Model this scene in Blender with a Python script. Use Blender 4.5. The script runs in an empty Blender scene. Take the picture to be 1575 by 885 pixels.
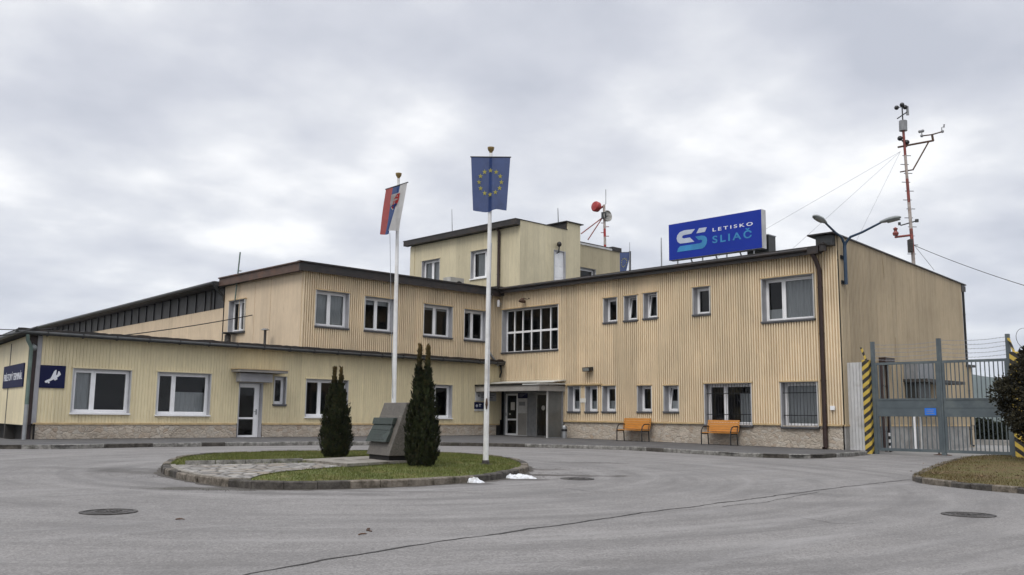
import bpy, bmesh, math, random
from mathutils import Vector, Matrix, noise as mnoise
R = math.radians
random.seed(7)
SC = bpy.context.scene
COL = SC.collection

# ------------------------------------------------------------------ camera
F, PITCH, ROLL, YAW, EYE = 1415.888, 0.138707627, -0.0105344958, 0.7706998, 1.15
_a = math.pi/2 - YAW
FH = Vector((math.cos(_a), math.sin(_a), 0))          # horizontal forward
RH = Vector((math.sin(_a), -math.cos(_a), 0))         # horizontal right
Z = Vector((0, 0, 1))
FWD = math.cos(PITCH)*FH + math.sin(PITCH)*Z
_up = -math.sin(PITCH)*FH + math.cos(PITCH)*Z
CR = math.cos(ROLL)*RH - math.sin(ROLL)*_up
CU = math.sin(ROLL)*RH + math.cos(ROLL)*_up
EYEP = Vector((0, 0, EYE))
def ray(x, y): return ((x-787.5)/F)*CR - ((y-442.5)/F)*CU + FWD

cam = bpy.data.cameras.new('camera'); camo = bpy.data.objects.new('camera', cam); COL.objects.link(camo)
cam.sensor_width = 36; cam.lens = F/1575*36; cam.clip_start = .05; cam.clip_end = 20000
m = Matrix((CR, CU, -FWD)).transposed().to_4x4(); m.translation = EYEP
camo.matrix_world = m
SC.camera = camo

# ------------------------------------------------------------------ planes of the survey
def road(Y): return max(0.0, .00783*(min(Y, 31.2)-8))
def G(x, y, dz=0.0):
    z = dz; d = ray(x, y)
    for i in range(25):
        p = EYEP + d*((z-EYE)/d.z); z = road(p.y)+dz
    return p
class Pl:
    """a vertical wall plane: u runs to the viewer's right, d outwards, z up"""
    def __init__(s, o, e, n): s.o, s.e, s.n = Vector(o), Vector(e).normalized(), Vector(n).normalized()
    def pt(s, u, d, z): return s.o + s.e*u + s.n*d + Z*z
    def hit(s, x, y, d=0):
        r = ray(x, y); o = s.o + s.n*d
        p = EYEP + r*((o-EYEP).dot(s.n)/r.dot(s.n))
        return (p-s.o).dot(s.e), p.z
    def off(s, d): return Pl(s.o+s.n*d, s.e, s.n)
XR, YL, YU, YS, XU = 29.6, 31.1, 31.25, 14.47, 18.9
PR = Pl((XR, 0, 0), (0, -1, 0), (-1, 0, 0))           # two-storey wing, faces left
PA = Pl((0, YL, 0), (1, 0, 0), (0, -1, 0))            # annex front
PU = Pl((0, YU, 0), (1, 0, 0), (0, -1, 0))            # upper storey over the annex
PS = Pl((0, YS, 0), (1, 0, 0), (0, -1, 0))            # gable side wall
PH = Pl((XU, 0, 0), (0, -1, 0), (-1, 0, 0))           # side of upper wing and hall
PE = Pl((9.2, 31.02, 0), (-.125, -.992, 0), (-.992, .125, 0))   # annex end wall
XB, YB = 29.72, 30.1
PBX = Pl((XB, 0, 0), (0, -1, 0), (-1, 0, 0))          # rooftop block
PBY = Pl((0, YB, 0), (1, 0, 0), (0, -1, 0))
YB2 = 31.6
PC = Pl((0, YB2, 0), (1, 0, 0), (0, -1, 0))
def facing(q): return Pl(Vector((q[0], q[1], 0)), RH, -FH)

# ------------------------------------------------------------------ mesh helpers
ORG = {}
def thing(name, label, cat, loc, group=None, kind=None):
    o = bpy.data.objects.new(name, None); COL.objects.link(o); o.empty_display_size = .3
    o.location = loc; ORG[o.name] = Vector(loc)
    o['label'] = label; o['category'] = cat
    if group: o['group'] = group
    return o
def tag(o, label, cat, group=None):
    o['label'] = label; o['category'] = cat
    if group: o['group'] = group
    return o
def fin(name, bm, mats, parent=None, loc=None, label=None, smooth=False, recalc=True, kind=None):
    if recalc: bmesh.ops.recalc_face_normals(bm, faces=bm.faces)
    base = ORG[parent.name] if parent else (Vector(loc) if loc is not None else Vector((0, 0, 0)))
    for v in bm.verts: v.co -= base
    if smooth:
        for f in bm.faces: f.smooth = True
    me = bpy.data.meshes.new(name); bm.to_mesh(me); bm.free()
    for mt in (mats if isinstance(mats, (list, tuple)) else [mats]): me.materials.append(mt)
    if smooth: me.set_sharp_from_angle(angle=R(40))
    o = bpy.data.objects.new(name, me); COL.objects.link(o)
    if parent: o.parent = parent
    else: o.location = base
    ORG[o.name] = base
    if label: o['label'] = label
    if kind: o['kind'] = kind
    return o
def quad(bm, pts, mi=0):
    f = bm.faces.new([bm.verts.new(p) for p in pts]); f.material_index = mi; return f
def hexa(bm, c, mi=0):
    v = [bm.verts.new(p) for p in c]
    for i in ((0,3,2,1),(4,5,6,7),(0,1,5,4),(1,2,6,5),(2,3,7,6),(3,0,4,7)):
        f = bm.faces.new([v[k] for k in i]); f.material_index = mi
def pbox(bm, pl, u0, u1, d0, d1, z0, z1, mi=0):
    hexa(bm, [pl.pt(u0,d0,z0), pl.pt(u1,d0,z0), pl.pt(u1,d1,z0), pl.pt(u0,d1,z0),
              pl.pt(u0,d0,z1), pl.pt(u1,d0,z1), pl.pt(u1,d1,z1), pl.pt(u0,d1,z1)], mi)
WP = Pl((0,0,0), (1,0,0), (0,1,0))
def wbox(bm, x0, x1, y0, y1, z0, z1, mi=0): pbox(bm, WP, x0, x1, y0, y1, z0, z1, mi)
def tube(bm, pts, r, seg=8, mi=0, cap=True):
    pts = [Vector(p) for p in pts]; n = len(pts)
    rs = r if isinstance(r, (list, tuple)) else [r]*n
    rings = []; ref = None
    for i, p in enumerate(pts):
        t = (pts[min(i+1, n-1)] - pts[max(i-1, 0)])
        if t.length < 1e-9: t = Z.copy()
        t.normalize()
        if ref is None: ref = Vector((1, 0, 0)) if abs(t.x) < .8 else Vector((0, 1, 0))
        a = (ref - t*ref.dot(t)).normalized(); ref = a; b = t.cross(a)
        rings.append([bm.verts.new(p + (a*math.cos(2*math.pi*k/seg) + b*math.sin(2*math.pi*k/seg))*rs[i]) for k in range(seg)])
    for i in range(n-1):
        for k in range(seg):
            f = bm.faces.new((rings[i][k], rings[i][(k+1) % seg], rings[i+1][(k+1) % seg], rings[i+1][k])); f.material_index = mi
    if cap:
        for q in (rings[0], rings[-1]):
            try: f = bm.faces.new(q); f.material_index = mi
            except ValueError: pass
def lathe(bm, c, prof, seg=16, mi=0, axis=None):
    c = Vector(c); ax = Vector(axis).normalized() if axis is not None else Z
    ref = Vector((1,0,0)) if abs(ax.x) < .8 else Vector((0,1,0))
    a = (ref-ax*ref.dot(ax)).normalized(); b = ax.cross(a); rings = []
    for r_, h in prof:
        rings.append([bm.verts.new(c + ax*h + (a*math.cos(2*math.pi*k/seg)+b*math.sin(2*math.pi*k/seg))*max(r_, 1e-4)) for k in range(seg)])
    for i in range(len(rings)-1):
        for k in range(seg):
            f = bm.faces.new((rings[i][k], rings[i][(k+1)%seg], rings[i+1][(k+1)%seg], rings[i+1][k])); f.material_index = mi
    for q in (rings[0], rings[-1]): f = bm.faces.new(q); f.material_index = mi
def ppoly(bm, pl, uz, d0, d1, mi=0):
    """flat polygon (u,z) on a plane, extruded from d0 to d1"""
    a = [bm.verts.new(pl.pt(u, d0, z)) for u, z in uz]; b = [bm.verts.new(pl.pt(u, d1, z)) for u, z in uz]
    n = len(uz)
    fs = [bm.faces.new(b), bm.faces.new(list(reversed(a)))]
    for i in range(n): fs.append(bm.faces.new((a[i], a[(i+1)%n], b[(i+1)%n], b[i])))
    for f in fs: f.material_index = mi; f.normal_update()
    bmesh.ops.triangulate(bm, faces=fs[:2])
def text_on(bm, s, pl, u0, u1, z0, z1, d, mi=0, bold=0.0, spacing=1.0):
    cu = bpy.data.curves.new('txt', 'FONT'); cu.body = s; cu.size = 1; cu.extrude = .01; cu.offset = bold; cu.space_character = spacing
    ob = bpy.data.objects.new('txt', cu); COL.objects.link(ob)
    dg = bpy.context.evaluated_depsgraph_get(); me = bpy.data.meshes.new_from_object(ob.evaluated_get(dg))
    xs = [v.co.x for v in me.vertices]; ys = [v.co.y for v in me.vertices]
    x0, x1, y0, y1 = min(xs), max(xs), min(ys), max(ys)
    vs = [bm.verts.new(pl.pt(u0+(v.co.x-x0)/(x1-x0)*(u1-u0), d+(v.co.z+.01)*.3, z0+(v.co.y-y0)/(y1-y0)*(z1-z0))) for v in me.vertices]
    for p in me.polygons:
        try: f = bm.faces.new([vs[i] for i in p.vertices]); f.material_index = mi
        except ValueError: pass
    bpy.data.objects.remove(ob); bpy.data.curves.remove(cu); bpy.data.meshes.remove(me)

# ------------------------------------------------------------------ materials
def newmat(name):
    mt = bpy.data.materials.new(name); mt.use_nodes = True
    nt = mt.node_tree; b = nt.nodes['Principled BSDF']; return mt, nt, b
def N(nt, t, **kw):
    n = nt.nodes.new(t)
    for k, v in kw.items():
        if k.startswith('i_'):
            k = k[2:]; k = int(k) if k.isdigit() else k
            n.inputs[k].default_value = v
        else: setattr(n, k, v)
    return n
def noise_(nt, vec, scale, detail=4, rough=.55):
    n = N(nt, 'ShaderNodeTexNoise', i_Scale=scale, i_Detail=detail, i_Roughness=rough); nt.links.new(vec, n.inputs['Vector']); return n.outputs['Fac']
def mapr(nt, v, a, b, c, d, smooth=False):
    n = N(nt, 'ShaderNodeMapRange'); n.inputs[1].default_value = a; n.inputs[2].default_value = b; n.inputs[3].default_value = c; n.inputs[4].default_value = d
    if smooth: n.interpolation_type = 'SMOOTHSTEP'
    nt.links.new(v, n.inputs[0]); return n.outputs[0]
def math_(nt, op, a, b=None):
    n = N(nt, 'ShaderNodeMath', operation=op)
    for i, q in enumerate((a, b)):
        if q is None: continue
        if isinstance(q, (int, float)): n.inputs[i].default_value = q
        else: nt.links.new(q, n.inputs[i])
    return n.outputs[0]
def mixc(nt, fac, a, b, blend='MIX'):
    n = N(nt, 'ShaderNodeMix', data_type='RGBA', blend_type=blend)
    for i, q in ((0, fac), (6, a), (7, b)):
        if isinstance(q, (int, float)): n.inputs[i].default_value = q
        elif isinstance(q, (tuple, list)): n.inputs[i].default_value = (*q[:3], 1)
        else: nt.links.new(q, n.inputs[i])
    return n.outputs[2]
def pos(nt): return N(nt, 'ShaderNodeNewGeometry').outputs['Position']
def scaled(nt, vec, s):
    n = N(nt, 'ShaderNodeMapping'); n.inputs['Scale'].default_value = s; nt.links.new(vec, n.inputs['Vector']); return n.outputs[0]
def bump(nt, b, h, strength, dist=.02):
    n = N(nt, 'ShaderNodeBump'); n.inputs['Strength'].default_value = strength; n.inputs['Distance'].default_value = dist
    nt.links.new(h, n.inputs['Height']); nt.links.new(n.outputs[0], b.inputs['Normal'])
def plain(name, col, rough=.5, var=.12, scale=6, metal=0, bmp=0.0, spec=.5, dirt=None, dirtscale=3, dirtamt=(.5,.7)):
    """a painted, metal or mineral surface with uneven tone and, if given, patches of dirt"""
    mt, nt, b = newmat(name); p = pos(nt)
    n1 = noise_(nt, p, scale, 5); k = mapr(nt, n1, .3, .7, 1-var, 1+var)
    c = mixc(nt, 1.0, col, k, 'MULTIPLY')
    if dirt:
        n2 = noise_(nt, p, dirtscale, 6, .65); c = mixc(nt, mapr(nt, n2, dirtamt[0], dirtamt[1], 0, .85), c, dirt)
    nt.links.new(c, b.inputs['Base Color'])
    b.inputs['Roughness'].default_value = rough; b.inputs['Metallic'].default_value = metal
    b.inputs['Specular IOR Level'].default_value = spec
    if bmp: bump(nt, b, noise_(nt, p, scale*8, 4), bmp)
    return mt
def cladding(name, col, dirt, amt=.35, spec=.3):
    """painted sheet cladding with faint rain streaks and a few rust-brown runs"""
    mt, nt, b = newmat(name); p = pos(nt)
    st = noise_(nt, scaled(nt, p, (5, 5, .25)), 1.6, 5, .6); big = noise_(nt, p, .45, 4)
    fine = noise_(nt, scaled(nt, p, (9, 9, 1.2)), 3, 4)
    c = mixc(nt, mapr(nt, st, .45, .8, 0, amt), col, dirt)
    c = mixc(nt, 1.0, c, mapr(nt, big, .3, .7, .9, 1.08), 'MULTIPLY')
    c = mixc(nt, 1.0, c, mapr(nt, fine, .3, .7, .93, 1.06), 'MULTIPLY')
    sp = noise_(nt, scaled(nt, p, (2.2, 2.2, .35)), 2.3, 7, .7)
    c = mixc(nt, mapr(nt, sp, .62, .8, 0, .55), c, (.24, .15, .085))
    cell = N(nt, 'ShaderNodeTexVoronoi', i_Scale=1.0); nt.links.new(scaled(nt, p, (.95, .95, .01)), cell.inputs['Vector']); cs = N(nt, 'ShaderNodeSeparateColor'); nt.links.new(cell.outputs['Color'], cs.inputs[0])
    c = mixc(nt, 1.0, c, mapr(nt, cs.outputs[0], 0, 1, .90, 1.07), 'MULTIPLY')
    nt.links.new(c, b.inputs['Base Color']); b.inputs['Roughness'].default_value = .55; b.inputs['Specular IOR Level'].default_value = spec
    return mt
M = {}
M['clad_tan'] = cladding('tan_cladding', (.75, .625, .445), (.42, .31, .19), .42)
M['clad_cream'] = cladding('cream_cladding', (.72, .63, .415), (.48, .39, .24), .38)
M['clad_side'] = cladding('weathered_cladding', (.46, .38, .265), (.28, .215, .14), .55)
M['render'] = cladding('cream_render', (.64, .57, .395), (.44, .38, .25), .45)
M['render2'] = cladding('grey_cream_render', (.46, .40, .27), (.30, .26, .18), .5)
M['peach'] = cladding('peach_sheet', (.66, .53, .375), (.45, .33, .22), .35)
M['grey_clad'] = plain('dark_grey_sheet', (.06, .058, .058), .6, .25, 2)
M['trim_tan'] = plain('tan_trim', (.50, .37, .20), .5, .2, 4)
M['fascia'] = plain('dark_brown_fascia', (.020, .016, .014), .5, .3, 3, dirt=(.05, .03, .02), dirtscale=1.5)
M['fascia_rust'] = plain('rusty_brown_fascia', (.085, .05, .036), .6, .3, 3, dirt=(.14, .06, .03), dirtscale=2.5, dirtamt=(.52, .7))
M['roof_felt'] = plain('roofing_felt', (.05, .05, .05), .9, .3, 2, bmp=.3)
M['gutter'] = plain('zinc_gutter', (.065, .068, .068), .45, .3, 4, .6, dirt=(.03, .025, .02), dirtscale=4)
M['pipe_brown'] = plain('brown_downpipe', (.03, .015, .013), .45, .3, 4)
M['pipe_green'] = plain('green_grey_pipe', (.12, .17, .15), .5, .2, 4)
M['white'] = plain('white_pvc', (.84, .84, .85), .35, .05, 3)
M['reveal'] = plain('grey_reveal', (.36, .36, .38), .55, .12, 3)
M['reveal_light'] = plain('light_edge_trim', (.55, .55, .52), .5, .1, 3)
M['sill_dark'] = plain('dark_sill', (.09, .09, .095), .55, .2, 6)
M['concrete'] = plain('concrete', (.30, .29, .275), .9, .15, 3, bmp=.3, dirt=(.16, .15, .14), dirtscale=2)
M['slabstone'] = plain('pale_slab', (.24, .22, .19), .85, .25, 4, bmp=.4, dirt=(.11, .095, .075), dirtscale=5, dirtamt=(.45, .65))
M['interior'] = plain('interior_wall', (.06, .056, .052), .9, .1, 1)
M['black'] = plain('black_metal', (.012, .012, .013), .4, .2, 4)
M['black_and_shade'] = plain('black_parts_and_shade', (.01, .009, .008), .9, .2, 4)  # black parts, and the shade of the end wall recess put in as colour
M['steel'] = plain('galvanised_steel', (.34, .35, .36), .4, .15, 5, .7)
M['gate'] = plain('blue_grey_gate_paint', (.080, .100, .110), .55, .15, 3, dirt=(.12, .14, .14), dirtscale=1.5)
M['panelgrey'] = plain('pale_sheet', (.52, .52, .52), .5, .1, 3, dirt=(.36, .35, .33), dirtscale=2)
M['poly'] = plain('polycarbonate_sheet', (.60, .60, .57), .35, .12, 2)
M['canopygrey'] = plain('canopy_fascia', (.30, .285, .265), .6, .15, 2)
M['navy'] = plain('navy_sign', (.010, .013, .052), .65, .1, 2, spec=.15)
M['blue_sign'] = plain('royal_blue_panel', (.010, .032, .30), .55, .06, 1, spec=.2)
M['letter_white'] = plain('white_lettering', (.75, .77, .82), .4, .05)
M['silver'] = plain('silver_lettering', (.45, .50, .60), .4, .18, 1.5)
M['teal'] = plain('teal_lettering', (.03, .22, .46), .4, .2, 1.5)
M['blue_plate'] = plain('bright_blue_plate', (.015, .16, .65), .4, .05)
M['lampblue'] = plain('dark_blue_pole', (.02, .045, .085), .4, .2, 5)
M['lamphead'] = plain('grey_lamp_head', (.22, .24, .24), .45, .15, 5)
M['lampglass'] = plain('lamp_glass', (.20, .21, .20), .15, .1, 5)
M['red'] = plain('red_paint', (.33, .03, .028), .45, .2, 5)
M['redm'] = plain('faded_red_paint', (.22, .05, .04), .55, .35, 6, dirt=(.12, .06, .045), dirtscale=4)
M['whitem'] = plain('faded_white_paint', (.40, .35, .32), .55, .3, 6, dirt=(.25, .17, .14), dirtscale=4)
M['polewhite'] = plain('white_flagpole_paint', (.70, .70, .70), .4, .08, 4, dirt=(.5, .48, .45), dirtscale=2.5)
M['gold'] = plain('brass', (.28, .20, .09), .35, .2, 8, .8)
M['rust'] = plain('rusty_iron', (.07, .035, .02), .8, .4, 9, dirt=(.12, .06, .03), bmp=.4)
M['iron'] = plain('cast_iron', (.045, .04, .037), .65, .35, 25, .2, bmp=.5, dirt=(.15, .14, .13), dirtscale=9, dirtamt=(.5, .72))
M['paper'] = plain('paper_notice', (.62, .60, .55), .7, .08)
M['boardgrey'] = plain('grey_notice_board', (.22, .225, .235), .5, .15)
M['wire'] = plain('dark_cable', (.02, .02, .02), .6, .1)
M['wirelight'] = plain('steel_wire', (.25, .26, .28), .5, .1)
M['ac'] = plain('ac_casing', (.42, .41, .38), .5, .12, 4, dirt=(.2, .19, .17))
M['bark'] = plain('bark', (.07, .05, .035), .9, .3, 10, bmp=.6)

def wood():
    mt, nt, b = newmat('orange_varnished_wood'); p = pos(nt)
    g = noise_(nt, scaled(nt, p, (18, 1.2, 18)), 4, 6, .65)
    c = mixc(nt, mapr(nt, g, .3, .72, 0, 1), (.60, .26, .045), (.38, .15, .025))
    nt.links.new(c, b.inputs['Base Color']); b.inputs['Roughness'].default_value = .4; return mt
M['wood'] = wood()
def glass(name, tint=.5, extra=.02):
    mt, nt, b = newmat(name); nt.nodes.remove(b); out = nt.nodes['Material Output']
    tr = N(nt, 'ShaderNodeBsdfTransparent'); tr.inputs[0].default_value = (tint*.97, tint, tint, 1)
    gl = N(nt, 'ShaderNodeBsdfGlossy'); gl.inputs['Roughness'].default_value = .02
    p = pos(nt); bn = N(nt, 'ShaderNodeBump'); bn.inputs['Strength'].default_value = .035; nt.links.new(noise_(nt, p, 1.4, 2), bn.inputs['Height'])
    nt.links.new(bn.outputs[0], gl.inputs['Normal'])
    fr = N(nt, 'ShaderNodeFresnel', i_IOR=1.42); f = math_(nt, 'ADD', math_(nt, 'MULTIPLY', fr.outputs[0], .8), extra)
    mx = N(nt, 'ShaderNodeMixShader'); nt.links.new(f, mx.inputs[0]); nt.links.new(tr.outputs[0], mx.inputs[1]); nt.links.new(gl.outputs[0], mx.inputs[2])
    nt.links.new(mx.outputs[0], out.inputs[0]); return mt
M['glass'] = glass('window_glass', .8, .012)
M['glass_dirty'] = plain('frosted_pane', (.13, .13, .122), .25, .2, 2)
def curtain():
    mt, nt, b = newmat('grey_curtain'); p = pos(nt)
    c = mixc(nt, noise_(nt, scaled(nt, p, (4, 4, .3)), 5, 3), (.62, .63, .65), (.40, .41, .43))
    nt.links.new(c, b.inputs['Base Color']); b.inputs['Roughness'].default_value = .9; return mt
M['curtain'] = curtain()
def rubble():
    mt, nt, b = newmat('rubble_stone'); p = pos(nt)
    w = noise_(nt, p, 2.2, 3); wp = N(nt, 'ShaderNodeMix', data_type='RGBA', blend_type='LINEAR_LIGHT'); wp.inputs[0].default_value = .16
    nn = N(nt, 'ShaderNodeTexNoise', i_Scale=2.5, i_Detail=3.0); nt.links.new(p, nn.inputs['Vector'])
    nt.links.new(p, wp.inputs[6]); nt.links.new(nn.outputs['Color'], wp.inputs[7])
    sv = scaled(nt, wp.outputs[2], (5.6, 5.6, 9.0))
    v = N(nt, 'ShaderNodeTexVoronoi', i_Scale=1.0); nt.links.new(sv, v.inputs['Vector'])
    e = N(nt, 'ShaderNodeTexVoronoi', feature='DISTANCE_TO_EDGE', i_Scale=1.0); nt.links.new(sv, e.inputs['Vector'])
    hs = N(nt, 'ShaderNodeSeparateColor'); nt.links.new(v.outputs['Color'], hs.inputs[0])
    c = mixc(nt, hs.outputs[0], (.53, .465, .385), (.41, .35, .285))
    c = mixc(nt, mapr(nt, hs.outputs[1], .6, 1, 0, .6), c, (.52, .49, .44))
    c = mixc(nt, mapr(nt, hs.outputs[2], .8, 1, 0, .6), c, (.38, .28, .20))
    c = mixc(nt, 1.0, c, mapr(nt, noise_(nt, p, 18, 6, .7), .3, .7, .8, 1.18), 'MULTIPLY')
    c = mixc(nt, mapr(nt, e.outputs['Distance'], 0, .055, .32, 0, True), c, (.31, .27, .225))
    damp = noise_(nt, p, .7, 4); c = mixc(nt, mapr(nt, damp, .5, .75, 0, .4), c, (.27, .24, .20))
    nt.links.new(c, b.inputs['Base Color']); b.inputs['Roughness'].default_value = .9; b.inputs['Specular IOR Level'].default_value = .2
    h = math_(nt, 'ADD', mapr(nt, e.outputs['Distance'], 0, .12, 0, 1, True), math_(nt, 'MULTIPLY', noise_(nt, p, 14, 5, .7), .7))
    bump(nt, b, h, .5, .05); return mt
M['rubble'] = rubble()
def cobbles():
    mt, nt, b = newmat('cobble_paving'); p = pos(nt)
    nn = N(nt, 'ShaderNodeTexNoise', i_Scale=3.0, i_Detail=2.0); nt.links.new(p, nn.inputs['Vector'])
    wp = N(nt, 'ShaderNodeMix', data_type='RGBA', blend_type='LINEAR_LIGHT'); wp.inputs[0].default_value = .08
    nt.links.new(p, wp.inputs[6]); nt.links.new(nn.outputs['Color'], wp.inputs[7])
    sv = scaled(nt, wp.outputs[2], (4.2, 4.2, 4.2))
    v = N(nt, 'ShaderNodeTexVoronoi', i_Scale=1.0, voronoi_dimensions='2D'); nt.links.new(sv, v.inputs['Vector'])
    e = N(nt, 'ShaderNodeTexVoronoi', feature='DISTANCE_TO_EDGE', i_Scale=1.0, voronoi_dimensions='2D'); nt.links.new(sv, e.inputs['Vector'])
    hs = N(nt, 'ShaderNodeSeparateColor'); nt.links.new(v.outputs['Color'], hs.inputs[0])
    c = mixc(nt, hs.outputs[0], (.36, .34, .31), (.17, .16, .15))
    c = mixc(nt, mapr(nt, hs.outputs[1], .6, 1, 0, .8), c, (.26, .21, .15))
    c = mixc(nt, mapr(nt, e.outputs['Distance'], .02, .10, .9, 0, True), c, (.06, .055, .045))
    c = mixc(nt, 1.0, c, mapr(nt, noise_(nt, p, 25, 4), .3, .7, .8, 1.2), 'MULTIPLY')
    nt.links.new(c, b.inputs['Base Color']); b.inputs['Roughness'].default_value = .85
    bump(nt, b, mapr(nt, e.outputs['Distance'], 0, .2, 0, 1, True), .9, .05); return mt
M['cobbles'] = cobbles()
def granite(name, col, dark):
    mt, nt, b = newmat(name); p = pos(nt)
    c = mixc(nt, mapr(nt, noise_(nt, p, 45, 6, .75), .35, .65, 0, 1), col, dark)
    c = mixc(nt, 1.0, c, mapr(nt, noise_(nt, p, 3, 4), .3, .7, .85, 1.15), 'MULTIPLY')
    nt.links.new(c, b.inputs['Base Color']); b.inputs['Roughness'].default_value = .6
    bump(nt, b, noise_(nt, p, 60, 4), .2); return mt
M['granite'] = granite('grey_granite', (.15, .135, .115), (.05, .045, .04))
M['bronze'] = granite('green_bronze', (.055, .072, .063), (.016, .021, .019))
def kerbstone(name, base, dark):
    mt, nt, b = newmat(name); p = pos(nt)
    c = mixc(nt, mapr(nt, noise_(nt, p, 7, 7, .7), .38, .62, 0, 1), base, dark)
    c = mixc(nt, mapr(nt, noise_(nt, p, 2.1, 5, .7), .52, .66, 0, .8), c, (.035, .032, .02))
    nt.links.new(c, b.inputs['Base Color']); b.inputs['Roughness'].default_value = .95; bump(nt, b, noise_(nt, p, 30, 6, .7), .7, .03); return mt
M['kerb_old'] = kerbstone('mossy_kerb', (.22, .19, .155), (.07, .058, .042))
M['kerb'] = kerbstone('grey_kerb', (.30, .29, .27), (.12, .115, .105))
M['kerb_dark'] = kerbstone('dark_kerb', (.10, .09, .078), (.035, .03, .026))  # darker tone for some of the kerb stones
def asphalt():
    mt, nt, b = newmat('old_asphalt'); p = pos(nt)
    c = mixc(nt, mapr(nt, noise_(nt, p, .35, 5, .6), .3, .7, 0, 1), (.212, .202, .194), (.160, .153, .148))
    c = mixc(nt, mapr(nt, noise_(nt, p, 1.6, 6, .7), .42, .72, 0, .5), c, (.255, .245, .236))
    # aggregate grain
    v = N(nt, 'ShaderNodeTexVoronoi', i_Scale=70.0); nt.links.new(p, v.inputs['Vector'])
    hs = N(nt, 'ShaderNodeSeparateColor'); nt.links.new(v.outputs['Color'], hs.inputs[0])
    c = mixc(nt, 1.0, c, mapr(nt, hs.outputs[0], 0, 1, .74, 1.26), 'MULTIPLY')
    c = mixc(nt, 1.0, c, mapr(nt, noise_(nt, p, 22, 4, .7), .3, .7, .84, 1.16), 'MULTIPLY')
    c = mixc(nt, mapr(nt, noise_(nt, p, 9, 3, .6), .68, .78, 0, .45), c, (.09, .085, .08))
    # tyre polish: long soft bands sweeping past the island and towards the gate
    rot = N(nt, 'ShaderNodeMapping'); rot.inputs['Rotation'].default_value = (0, 0, R(-52)); rot.inputs['Scale'].default_value = (.12, 1.1, 1)
    nt.links.new(p, rot.inputs['Vector'])
    c = mixc(nt, mapr(nt, noise_(nt, rot.outputs[0], 1.1, 5, .6), .48, .72, 0, .5), c, (.15, .145, .142))
    rot2 = N(nt, 'ShaderNodeMapping'); rot2.inputs['Rotation'].default_value = (0, 0, R(38)); rot2.inputs['Scale'].default_value = (.18, 1.6, 1)
    nt.links.new(p, rot2.inputs['Vector'])
    c = mixc(nt, mapr(nt, noise_(nt, rot2.outputs[0], 1.3, 5, .6), .56, .78, 0, .45), c, (.31, .30, .295))
    sx = N(nt, 'ShaderNodeSeparateXYZ'); nt.links.new(p, sx.inputs[0]); wob = noise_(nt, p, 1.7, 5, .65)
    ic = G(540, 724); dx = math_(nt, 'SUBTRACT', sx.outputs[0], ic.x); dy = math_(nt, 'SUBTRACT', sx.outputs[1], ic.y)
    rr = math_(nt, 'SQRT', math_(nt, 'ADD', math_(nt, 'MULTIPLY', dx, dx), math_(nt, 'MULTIPLY', dy, dy))); aa = math_(nt, 'ARCTAN2', dy, dx)
    cm = N(nt, 'ShaderNodeCombineXYZ'); nt.links.new(math_(nt, 'MULTIPLY', rr, 1.9), cm.inputs[0]); nt.links.new(math_(nt, 'MULTIPLY', aa, 1.3), cm.inputs[1])
    tr = noise_(nt, cm.outputs[0], 1.0, 5, .6)
    c = mixc(nt, mapr(nt, tr, .52, .70, 0, .6), c, (.118, .113, .11)); c = mixc(nt, mapr(nt, tr, .46, .28, 0, .5), c, (.30, .289, .28))
    cm2 = N(nt, 'ShaderNodeCombineXYZ'); nt.links.new(math_(nt, 'MULTIPLY', rr, 6.5), cm2.inputs[0]); nt.links.new(math_(nt, 'MULTIPLY', aa, 1.6), cm2.inputs[1]); cm2.inputs[2].default_value = 4.0
    c = mixc(nt, mapr(nt, noise_(nt, cm2.outputs[0], 1.0, 3, .5), .63, .75, 0, .4), c, (.12, .116, .113))
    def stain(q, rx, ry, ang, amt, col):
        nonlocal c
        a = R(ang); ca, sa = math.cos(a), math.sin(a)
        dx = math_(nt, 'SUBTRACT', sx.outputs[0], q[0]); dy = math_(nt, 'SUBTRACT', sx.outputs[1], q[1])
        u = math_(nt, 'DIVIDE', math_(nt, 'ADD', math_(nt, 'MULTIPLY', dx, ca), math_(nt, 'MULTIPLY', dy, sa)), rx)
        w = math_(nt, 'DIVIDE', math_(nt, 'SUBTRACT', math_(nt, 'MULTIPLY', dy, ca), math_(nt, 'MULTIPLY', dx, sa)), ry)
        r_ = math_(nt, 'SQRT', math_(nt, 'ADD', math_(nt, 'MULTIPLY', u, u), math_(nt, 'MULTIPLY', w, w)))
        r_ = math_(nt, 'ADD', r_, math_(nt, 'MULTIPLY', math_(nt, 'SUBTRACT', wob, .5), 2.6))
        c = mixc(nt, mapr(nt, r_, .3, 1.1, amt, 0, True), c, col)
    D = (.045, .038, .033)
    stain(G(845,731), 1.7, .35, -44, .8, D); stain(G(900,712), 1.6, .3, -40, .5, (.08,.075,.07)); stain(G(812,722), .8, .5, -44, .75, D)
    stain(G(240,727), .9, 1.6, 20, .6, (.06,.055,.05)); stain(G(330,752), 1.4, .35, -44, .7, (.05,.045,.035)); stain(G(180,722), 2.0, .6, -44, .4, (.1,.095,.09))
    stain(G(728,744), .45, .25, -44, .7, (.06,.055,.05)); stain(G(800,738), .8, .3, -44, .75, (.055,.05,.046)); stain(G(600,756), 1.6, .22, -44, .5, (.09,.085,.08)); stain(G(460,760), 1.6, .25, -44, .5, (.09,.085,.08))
    stain(G(300,870), .5, .35, 0, .25, (.11,.105,.1)); stain(G(960,865), .7, .3, -30, .3, (.1,.095,.09)); stain(G(1330,775), 2.2, .5, -30, .32, (.115,.11,.108)); stain(G(1240,760), 1.5, .4, -60, .3, (.11,.105,.1))
    nt.links.new(c, b.inputs['Base Color']); b.inputs['Roughness'].default_value = .9; b.inputs['Specular IOR Level'].default_value = .25
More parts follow.
